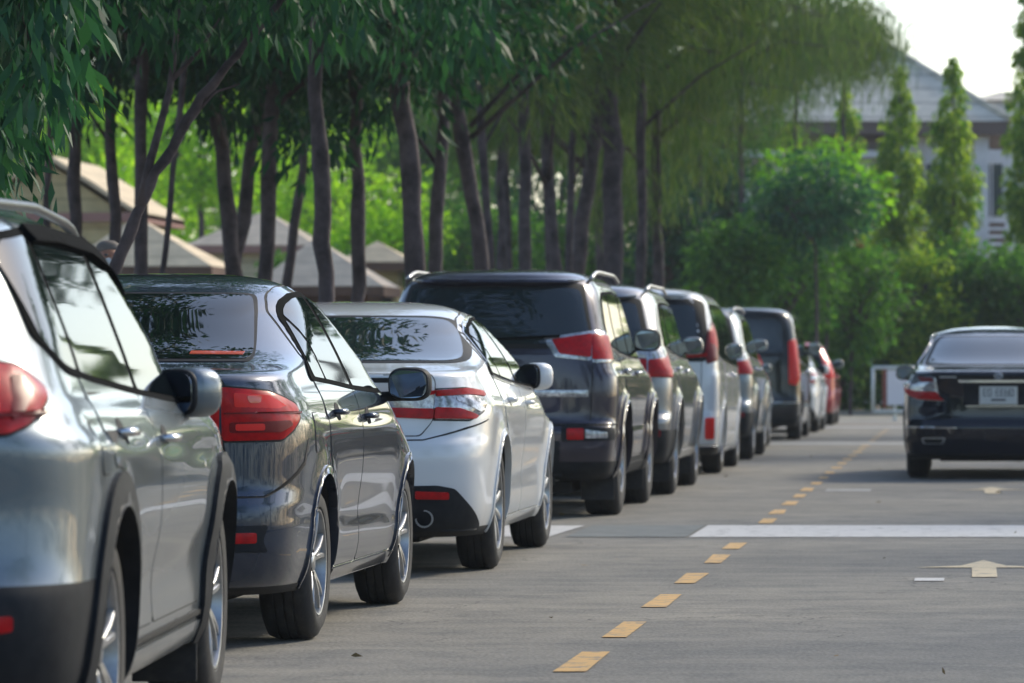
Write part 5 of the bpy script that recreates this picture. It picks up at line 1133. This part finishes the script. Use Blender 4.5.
def person():
    Z = 28.; x = (109-VX)*Z/FPX
    root = empty('person', (x, Z, .12), R(200)); tag(root, 'person in pale shirt and white face mask standing behind the slim leaning trunk', 'person')
    V = {}; vs = []; es = []; rs = []
    def j(n, p, r, par=None):
        V[n] = len(vs); vs.append(p); rs.append(r)
        if par: es.append((V[par], V[n]))
    j('pel', (0, 0, .95), .135); j('bel', (0, 0, 1.10), .125, 'pel'); j('che', (0, .01, 1.30), .15, 'bel'); j('sh', (0, .0, 1.43), .10, 'che'); j('nk', (0, -.005, 1.50), .052, 'sh'); j('hb', (0, .012, 1.57), .062, 'nk'); j('hm', (0, .015, 1.64), .083, 'hb'); j('ht', (0, .005, 1.71), .066, 'hm')
    for s, n in ((1, 'r'), (-1, 'l')):
        j('s'+n, (s*.17, 0, 1.41), .062, 'sh'); j('e'+n, (s*.24, -.03, 1.14), .042, 's'+n); j('w'+n, (s*.235, .06, .90), .029, 'e'+n); j('h'+n, (s*.23, .085, .83), .032, 'w'+n)
        for q, (dx, dy) in enumerate(((-.025, .03), (-.008, .035), (.01, .033), (.026, .025))): j('f%d%s' % (q, n), (s*(.23)+dx*.4, .09+dx, .745+abs(dx)*.5), .0095, 'h'+n)
        j('t'+n, (s*.20, .12, .80), .011, 'h'+n)
        j('hip'+n, (s*.095, 0, .90), .095, 'pel'); j('k'+n, (s*.11, .02, .50), .060, 'hip'+n); j('a'+n, (s*.12, -.01, .09), .040, 'k'+n); j('to'+n, (s*.13, .15, .035), .034, 'a'+n)
    me = bpy.data.meshes.new('body'); me.from_pydata(vs, es, []); o = bpy.data.objects.new('body', me); COL.objects.link(o)
    sk = o.modifiers.new('skin', 'SKIN'); ss = o.modifiers.new('sub', 'SUBSURF'); ss.levels = 2; ss.render_levels = 2
    for i, r in enumerate(rs): me.skin_vertices[0].data[i].radius = (r, r*.82 if i in (1, 2, 0, 3) else r)
    me.skin_vertices[0].data[0].use_root = True
    dg = bpy.context.evaluated_depsgraph_get(); dg.update(); new = bpy.data.meshes.new_from_object(o.evaluated_get(dg)); o.modifiers.clear(); o.data = new; o.parent = root
    skin = mat('skin', (.36, .17, .11), .55); sh = mat('pale_shirt', (.5, .52, .54), .85); tr = mat('dark_trousers', (.03, .035, .05), .85); shoe = mat('shoe_black', (.02, .02, .02), .5)
    for m_ in (skin, sh, tr, shoe): new.materials.append(m_)
    for f in new.polygons:
        c = f.center; f.use_smooth = True
        f.material_index = 3 if c.z < .10 else 2 if c.z < .99 and abs(c.x) < .21 else 1 if c.z < 1.475 and (c.z > 1.17) or (c.z < 1.475 and abs(c.x) < .2 and c.z > .98) else 0
    hm = mat('grey_hair', (.16, .14, .13), .8)
    h = MB(); h.sup((0, -.030, 1.700), (.080, .080, .062), 2.2); h.build('hair', [hm], o)
    h = MB(); h.sup((0, .090, 1.60), (.058, .038, .048), 2.4); h.build('face_mask', [mat('mask_white', (.65, .67, .68), .8)], o)
    h = MB()
    for s in (-1, 1): h.sup((s*.032, .093, 1.665), (.014, .008, .008), 2)
    h.build('eyes', [MT['ink']], o)
    h = MB()
    for s in (-1, 1): h.sup((s*.086, .005, 1.645), (.010, .018, .030), 2)
    h.sup((0, .102, 1.635), (.012, .016, .022), 2)
    h.build('ears_and_nose', [skin], o)
    # slim post with a rounded head
    Z = 23.; x = (132-VX)*Z/FPX; z = CAMH+(VY-289)*Z/FPX
    p = empty('post', (x, Z, .12)); tag(p, 'slim post with rounded navy and white head above the dark grey saloon roof', 'post')
    mb = MB(); mb.tube([(0, 0, -.05), (0, 0, z-.14)], .018, 8); mb.build('pole', [MT['satin']], p)
    M = Matrix.Rotation(R(-28), 3, 'Y')
    mb = MB(); mb.sup((.012, 0, z-.12), (.035, .05, .062), 2.4, 0, M=M); mb.build('white_shell', [MT['white']], p)
    mb = MB(); mb.sup((-.016, -.012, z-.12), (.030, .05, .060), 2.4, 0, M=M); mb.build('navy_shell', [mat('navy_plastic', (.02, .035, .08), .4)], p)

def vegetation():
    global BARK
    BARK = bark()
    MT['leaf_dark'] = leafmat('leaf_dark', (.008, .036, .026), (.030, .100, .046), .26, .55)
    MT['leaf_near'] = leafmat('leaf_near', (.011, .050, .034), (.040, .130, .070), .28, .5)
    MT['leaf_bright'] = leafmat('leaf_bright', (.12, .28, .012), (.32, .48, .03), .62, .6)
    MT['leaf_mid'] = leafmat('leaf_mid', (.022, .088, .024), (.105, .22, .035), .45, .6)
    MT['leaf_lit_edge'] = leafmat('leaf_lit_edge', (.07, .22, .02), (.22, .40, .03), .5, .5)  # light on the rounded tree's top edge, painted as brighter leaves
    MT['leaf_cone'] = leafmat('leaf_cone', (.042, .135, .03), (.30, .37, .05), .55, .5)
    MT['leaf_needle'] = leafmat('leaf_needle', (.045, .098, .036), (.125, .158, .062), .4, .6)
    MT['leaf_blue'] = leafmat('leaf_blue', (.014, .065, .048), (.06, .16, .07), .35, .5)
    MT['flower'] = mat('orange_flower', (.45, .12, .04), .6)
    G = 'dark trunks standing along the left verge'
    # (px at car-roof height, px at top of frame, width px, Z, words)
    T = [(42, 58, 10, 45, 'slim pale trunk at the far left between the silver wagon roof and the hut gable'), (76, 70, 17, 44, 'straight dark trunk rising behind the nearest silver wagon, in front of the gabled hut'),
         (118, 104, 14, 43, 'dark trunk leaning left, in front of the right slope of the gabled hut'), (148, 131, 16, 41, 'thick dark trunk leaning left behind the slim forked tree'),
         (166, 184, 8, 39, 'very slim trunk leaning right beside the forked tree'), (224, 229, 20, 44, 'stout upright trunk on the left of the pyramid-roofed hut'),
         (236, 268, 17, 46, 'dark trunk leaning right in front of the pyramid-roofed hut'), (264, 278, 19, 42, 'dark trunk leaning right just before the apex of the pyramid-roofed hut'),
         (293, 310, 12, 50, 'slim leaning trunk right of the pyramid-roofed hut'),          (355, 362, 17, 43, 'straight tall trunk above the white saloon roof'), (404, 418, 25, 41, 'thickest trunk, leaning slightly right, left of the off-road wagon roof'),
         (440, 436, 16, 47, 'straight trunk over the left end of the off-road wagon roof'), (474, 468, 18, 49, 'dark straight trunk over the middle of the off-road wagon roof'),
         (486, 484, 11, 55, 'thin trunk close behind a thicker dark one over the off-road wagon'), (508, 504, 8, 60, 'thinnest straight reddish trunk over the off-road wagon'),
         (528, 519, 15, 56, 'purple-brown trunk leaning left over the off-road wagon'), (552, 543, 15, 58, 'purple-brown trunk over the right end of the off-road wagon roof'),
         (566, 582, 9, 60, 'slim pale trunk leaning right next to the off-road wagon roof rail'), (585, 590, 21, 62, 'broad purple-brown trunk left of the silver tall wagon roof'),
         (614, 610, 24, 60, 'broadest far trunk standing above the silver tall wagon roof'), (640, 643, 13, 66, 'last pinkish trunk of the row, right of the broadest far one')]
    rnd_ = random.Random(4)
    for i, (p0, p1, w, Z, lab) in enumerate(T):
        far = Z > 50
        cz = 3.2 + .055*(Z) + 1.0
        yb = np.interp(p0, [0, 60, 120, 180, 230, 270, 330, 360, 420, 450, 500, 560, 640], [140, 85, 80, 45, 120, 140, 135, 85, 60, 80, 100, 130, 60]) + rnd_.uniform(-30, 25)
        zb = CAMH + (VY-yb)*Z/FPX; zt = 6.9 if not far else 8.6
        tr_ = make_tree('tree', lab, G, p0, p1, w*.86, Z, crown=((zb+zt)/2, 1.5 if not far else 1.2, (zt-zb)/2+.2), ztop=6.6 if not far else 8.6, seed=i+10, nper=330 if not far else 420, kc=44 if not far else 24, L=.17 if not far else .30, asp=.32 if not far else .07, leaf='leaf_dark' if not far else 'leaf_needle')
        if p0 in (585, 640):                # unseen crown and limb added over the road to darken window reflections
            rg = np.random.default_rng(i); o_ = tr_.location; cc = (-1.0, Z, 8.75 if p0 == 640 else 8.5)
            cl = clumps_in(rg, cc, (3.6, 2.6, 1.55), 100, .7, .05); foliage('reflection_crown', MT['leaf_dark'], tr_, [(tuple(Vector(q[0]) - o_), q[1]) for q in cl], 110, .26, .35, .8, 1, 90+i, .8)
            mb = MB(); mb.tube([Vector((-4.7, Z, 6.8)) - o_, Vector((-3.2, Z, 8.4)) - o_, Vector((-.5, Z, 9.3)) - o_], [.08, .06, .03], 8); mb.build('limb', [BARK], tr_)
    # slim forked tree leaning right
    Z = 27.; q = lambda px, py, dy=0: Vector(at(px, py, Z)) + Vector((0, dy, 0))
    b = q(84, 366+39); r_ = empty('forked_tree', (b.x, Z, .1)); tag(r_, 'slim forked tree leaning right in front of the row of dark trunks', 'tree'); o = Vector((b.x, Z, .1))
    mk = lambda L: [p - o for p in L]
    trunk_mesh(r_, mk([Vector((b.x, Z, 0)), q(98, 320), q(112, 281), q(149, 185), q(202, 97), q(264, 22), q(300, -25)]), [.060, .05, .042, .036, .030, .024, .018],
               [(mk([q(141, 205), q(150, 163), q(170, 90), q(178, 22), q(185, -30)]), .034), (mk([q(185, 125), q(215, 92), q(240, 84)]), .016), (mk([q(172, 80), q(200, 50), q(225, 10)]), .018)], n=9, seed=5)
    rng = np.random.default_rng(77); cl = [(tuple(q(rng.uniform(120, 340), rng.uniform(-170, 30), rng.uniform(-1.5, 1.5)) - o), rng.uniform(.16, .34)) for _ in range(95)]
    foliage('crown', MT['leaf_dark'], r_, cl, 520, .15, .26, 1.5, .6, 78, 1.0)
    # big-leaved trees just left of the frame whose branches reach in at the top
    def near(px, Z, label, region, n, seed, L=.17, tr=1.):
        x = (px-VX)*Z/FPX; root = empty('broadleaf_tree', (x, Z, .1)); tag(root, label, 'tree'); o = Vector((x, Z, .1)); rng = np.random.default_rng(seed)
        cl = []; lim = []
        for i in range(n):
            u = rng.random(); px_, py_ = region(rng); c = Vector(at(px_, py_, Z + rng.uniform(-1.3, 1.3))) - o; cl.append((tuple(c), rng.uniform(.14, .26)))
            if i % 7 == 0: lim.append(([(0, 0, 3.6+rng.random()), tuple(c*.55 + Vector((0, 0, 1.9))), tuple(c)], .03*tr))
        trunk_mesh(root, [(0, 0, -.1), (.03, 0, 1.5), (-.05, 0, 3.2), (0, .1, 5.4)], [.17*tr, .14*tr, .12*tr, .06], lim, seed=seed)
        cl += clumps_in(rng, (-.3, 0, 5.8), (1.6, 1.6, 1.4), 22, .5)
        foliage('crown', MT['leaf_near'], root, cl, 430, L, .27, 1.7, .7, seed, 1.0)
    def reg1(rng):
        x = rng.uniform(-60, 84); return x, rng.uniform(-90, max(10, 205 - max(0, x)*2.3))
    near(-62, 21.5, 'broadleaf tree whose long glossy leaves hang in at the top left corner', reg1, 120, 41)
    def reg2(rng):
        x = rng.uniform(330, 492); return x, rng.uniform(-90, 58 - abs(x-430)*.25)
    near(322, 36., 'broadleaf tree with stout trunk whose long leaf sprays hang at the top centre', reg2, 60, 42, .19, .54)
    # bright sunlit trees behind the huts
    Bt = [(30, 250, 108, 90), (120, 215, 118, 75), (190, 140, 112, 80), (330, 200, 120, 90), (372, 255, 108, 60), (430, 240, 126, 70), (300, 120, 128, 95), (95, 130, 128, 80), (235, 215, 124, 70), (465, 160, 130, 70), (10, 130, 126, 80), (395, 130, 131, 80)]
    LB = ['leftmost sunlit yellow-green tree beyond the gabled hut', 'sunlit tree right of the gabled hut roof', 'high sunlit crown between the slim trunks', 'sunlit tree right of the pyramid-roofed hut', 'low sunlit shrub behind the straight tall trunk', 'shaded green tree behind the off-road wagon', 'high sunlit crown above the pyramid-roofed hut', 'high sunlit crown above the gabled hut', 'sunlit tree behind the pyramid-roofed hut', 'sunlit crown beside the feathery trees', 'high sunlit crown at the far left edge', 'high sunlit crown behind the thickest trunk']
    for i, (px, py, Z, rpx) in enumerate(Bt):
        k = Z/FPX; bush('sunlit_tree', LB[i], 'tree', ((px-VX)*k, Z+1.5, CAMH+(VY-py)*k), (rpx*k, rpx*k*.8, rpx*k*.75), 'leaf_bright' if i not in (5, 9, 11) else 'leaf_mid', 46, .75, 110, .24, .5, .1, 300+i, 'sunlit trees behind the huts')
    # feathery drooping trees
    C = [(500, 66, 8.2, 1.7, 4.4), (548, 70, 8.8, 1.8, 4.4), (598, 74, 9.2, 2.0, 4.2), (655, 70, 8.8, 1.9, 3.9), (700, 94, 10.2, 2.3, 6.2), (740, 94, 10.6, 2.2, 7.3), (795, 99, 10.2, 2.2, 7.6), (842, 101, 9.4, 1.7, 8.3)]
    CL = ['leftmost feathery tree, above the off-road wagon', 'feathery tree over the right end of the off-road wagon', 'feathery tree above the broad far trunks', 'feathery tree with lowest olive sprays, right of the last pink trunk', 'feathery tree above the white people carrier', 'feathery tree above the black van', 'feathery tree reaching over the rounded dark shrub', 'rightmost feathery tree, its thin sprays against the pale sky and house roof']
    for i, (px, Z, zt, rx, zlo) in enumerate(C): casuarina(px, Z, zt, rx, zlo, 400+i, 11 if i < 4 else 6, CL[i], 11000 if i < 6 else 7000)
    # dark shrubs and small trees at the end of the road
    E = [(668, 235, 92, 46, 60, 'leaf_dark', 'dark tree behind the silver wagon and people carrier roofs'), (720, 205, 98, 50, 60, 'leaf_blue', 'bluish dark tree left of the rounded shrub'), (735, 265, 90, 38, 30, 'leaf_mid', 'bright green low shrub right behind the people carrier roof'), (815, 208, 91, 60, 42, 'leaf_blue', 'rounded dark blue-green tree before the house'),
         (826, 190, 95, 60, 38, 'leaf_lit_edge', 'lit yellow-green top of the rounded dark tree, its light put into the leaf colour'), (780, 285, 94, 55, 48, 'leaf_mid', 'green shrub above the black van'), (850, 300, 96, 48, 60, 'leaf_mid', 'green climbing shrub with orange flowers left of the navy saloon'), (905, 310, 99, 46, 62, 'leaf_cone', 'olive green shrub behind the sign board'), (965, 300, 100, 46, 60, 'leaf_mid', 'green shrub behind the navy saloon roof'), (1020, 300, 100, 46, 66, 'leaf_mid', 'green shrub at the right edge'),
         (650, 140, 110, 70, 70, 'leaf_dark', 'tall dark tree far behind the feathery trees'), (740, 110, 118, 60, 80, 'leaf_mid', 'tall mid-green tree behind the feathery trees'), (560, 180, 105, 90, 80, 'leaf_dark', 'tall dark tree behind the purple-brown trunks'), (590, 250, 98, 60, 50, 'leaf_mid', 'low green shrub behind the purple-brown trunks'), (480, 255, 100, 60, 50, 'leaf_mid', 'low green shrub behind the off-road wagon roof'), (520, 80, 112, 80, 80, 'leaf_mid', 'high green crown behind the thin reddish trunk')]
    for i, (px, py, Z, rx, rz, lf, lab) in enumerate(E):
        k = Z/FPX; bush('shrub' if py > 200 else 'tree', lab, 'shrub' if py > 200 else 'tree', ((px-VX)*k, Z, CAMH+(VY-py)*k), (rx*k, rx*k*.7, rz*k), lf, 50, .5, 230, .19, .42, .5, 500+i, 'shrubs and trees massed at the end of the road', tr=.35)
        if i == 6: shrub = bpy.data.objects[-1] if False else [o for o in bpy.data.objects if o.get('label') == lab][0]
    # orange blossoms, part of the climbing shrub
    for i, (px, py) in enumerate(((860, 243), (868, 222))):
        p = Vector(at(px, py, 94.9)) - shrub.location
        foliage('blossom', MT['flower'], shrub, [(tuple(p), .10)], 2500, .07, .8, 0, 1, 9+i)
    # hedge
    rng = np.random.default_rng(21); cl = []
    for i in range(1300): cl.append(((rng.uniform(-16, 14), 101 + rng.uniform(-.7, .9), .15 + 3.5*rng.random()), rng.uniform(.35, .6)))
    root = empty('hedge', (0, 101, 0)); tag(root, 'long dense green hedge closing the end of the road', 'hedge')
    cl = [((c[0], c[1]-101, c[2]), r) for c, r in cl]
    foliage('foliage', MT['leaf_mid'], root, cl, 200, .20, .5, 1.1, .8, 21)
    for i in range(24):
        x = rng.uniform(-16, 14); mb = MB(); mb.tube([(x, 0, -.03), (x+rng.uniform(-.2, .2), rng.uniform(-.3, .3), 2.6)], .05, 6); mb.build('stem', [BARK], root)
    # columnar trees
    for a in ((847, 88, 400, 44, 108, 31, 'leftmost columnar tree, before the left part of the white house'), (900, 64, 400, 52, 107, 32, 'columnar tree with yellow-green leaves, second from the left before the house'),
              (953, 56, 405, 52, 106, 33, 'broad columnar tree before the right half of the white house'), (1034, -60, 400, 54, 104, 34, 'tallest columnar tree at the right edge of the view'), (792, 120, 400, 40, 109, 35, 'columnar tree half hidden behind the rounded dark tree')): cone_tree(*a)
    # unseen hedge added on the right verge, keeps horizon glow off the car sides
    rng = np.random.default_rng(61); cl = [((7.0 + rng.uniform(-.3, .3), y, rng.uniform(.3, 1.9)), .5) for y in np.arange(-6, 66, .13)]
    o = foliage('glow_block_hedge', MT['leaf_dark'], None, cl, 120, .16, .5, .3, 1, 61); tag(o, 'unseen hedge added along the right verge to block horizon glow', 'hedge')
    # a wood behind everything on the left
    rng = np.random.default_rng(50); cl = []
    for i in range(420): cl.append(((rng.uniform(-48, -5.5), 150 + rng.uniform(-4, 4), rng.uniform(.5, 16)), rng.uniform(1.1, 1.9)))
    o = foliage('far_wood', MT['leaf_mid'], None, cl, 42, .6, .5, .2, 1, 50); tag(o, kind='stuff', label='far green wood closing the view behind the huts', cat='wood')
    # trees on the right verge and behind, seen as reflections
    for i, (x, y, h, r, lf) in enumerate([(7.6, 33, 8.6, 1.7, 'leaf_mid'), (7.8, 26, 8.0, 1.6, 'leaf_dark'), (8.2, 40, 9.4, 1.8, 'leaf_mid'), (9.0, 48, 9.8, 2.2, 'leaf_mid'), (7.9, 56, 8.5, 1.9, 'leaf_mid'), (9.0, 70, 7.5, 2.3, 'leaf_mid'), (7.6, 83, 5.0, 1.5, 'leaf_bright'), (8.0, 18.5, 8.6, 1.8, 'leaf_mid'), (9, 9, 9.2, 2.3, 'leaf_mid'), (-3.2, -34, 4.2, 3.0, 'leaf_mid'), (3.5, -40, 5.2, 3.2, 'leaf_mid'), (-9.5, -28, 5.5, 3.0, 'leaf_dark'), (11, -22, 5.5, 3, 'leaf_mid'), (-6.6, 15, 10.5, 4.3, 'leaf_dark'), (-6.7, 20.5, 11.0, 4.6, 'leaf_dark'), (-6.8, 26, 10.4, 4.8, 'leaf_dark'), (-7.4, 32, 11.5, 5.0, 'leaf_dark'), (-19, -37, 8, 2.2, 'leaf_mid'), (-14.5, -38.5, 6.5, 2.2, 'leaf_mid'), (-11, -38, 7, 2.2, 'leaf_mid'), (-6.6, -36.6, 7.8, 2.2, 'leaf_mid'), (6.8, -36.8, 8.6, 2.2, 'leaf_mid'), (10.2, -37.2, 8.4, 2.2, 'leaf_mid'), (14, -38, 8, 2.2, 'leaf_dark'), (18, -36, 6, 2.2, 'leaf_dark'), (0.2, -62, 9, 4, 'leaf_dark'), (7.5, -58, 10, 4, 'leaf_mid'), (-8, -60, 11, 4, 'leaf_dark'), (15, 104, 6, 3, 'leaf_mid'), (2.9, 76, 14.2, 3.5, 'leaf_mid'), (3.6, 60, 11.4, 3.0, 'leaf_dark'), (5.6, 74, 10.5, 1.7, 'leaf_mid'), (7.2, 62, 9, 1.8, 'leaf_mid'), (-14, -38, 6, 3.2, 'leaf_mid'), (-8.5, -8, 6.0, 2.4, 'leaf_dark'), (-7.6, 6, 6.2, 2.2, 'leaf_dark')]):
        bush('roadside_tree', 'leafy tree out of view on the %s, about %d metres %s' % ('right verge' if x > 5 else 'road' if x > -5 else 'left verge', abs(y), 'ahead' if y > 0 else 'behind the viewer'), 'tree', (x, y, h*.72), (r, r, h*(.11 if (x, y) in ((2.9, 76), (3.6, 60)) else .34 if x > -5 or y < 10 else .14)), lf, 34 if not (x < -6 and 10 < y < 34) else 110, .8, 75, .3, .5, .3, 600+i, 'roadside trees outside the view')  # the two flattest crowns are added over the road to darken window reflections

def huts():
    MT['wood'] = mat('brown_wood', (.12, .06, .035), .7, noise=(3, (.07, .035, .02), .4, .7)); MT['pane'] = mat('window_pane', (.05, .065, .08), .05, spec=.8)
    tan = siding('tan_siding', (.66, .54, .28), 3.4); cream = siding('cream_siding', (.74, .64, .42), 3.4); shg = siding('tan_shingles', (.84, .66, .42), 3.6, .7); shp = siding('pinkish_shingles', (.84, .66, .47), 3.6, .75); red = mat('reddish_trim', (.30, .15, .12), .7)
    hut('tan clapboard hut with wide gable and reddish trim at the far left', 50, 160, -70, 140, 212, 88, tan, shg, False, True, fascia=red, depth=5)
    hut('low brown wooden hut with pale shingle roof between the slim trunks', 122, 214, 60, 212, 266, 80, MT['wood'], shg, fascia=MT['wood'])
    hut('cream hut with pyramid shingle roof above the dark grey saloon', 254, 208, 184, 316, 245, 104, cream, shp, fascia=red)
    hut('low hut with pinkish hip roof above the white saloon', 305, 236, 252, 384, 286, 84, MT['wood'], shp, fascia=MT['wood'])
    hut('ochre hut partly seen behind the thickest trunk', 372, 240, 336, 412, 262, 96, siding('ochre_siding', (.42, .34, .14), 4.2), shg, fascia=MT['wood'])

setup_world(); setup_mats()
import os as _os
if not _os.environ.get('NOVEG'):
    setting(); huts(); house(); sign(); vegetation(); person()
else: setting()
cars()
# settings that keep the fast render clean
bpy.context.view_layer.update()
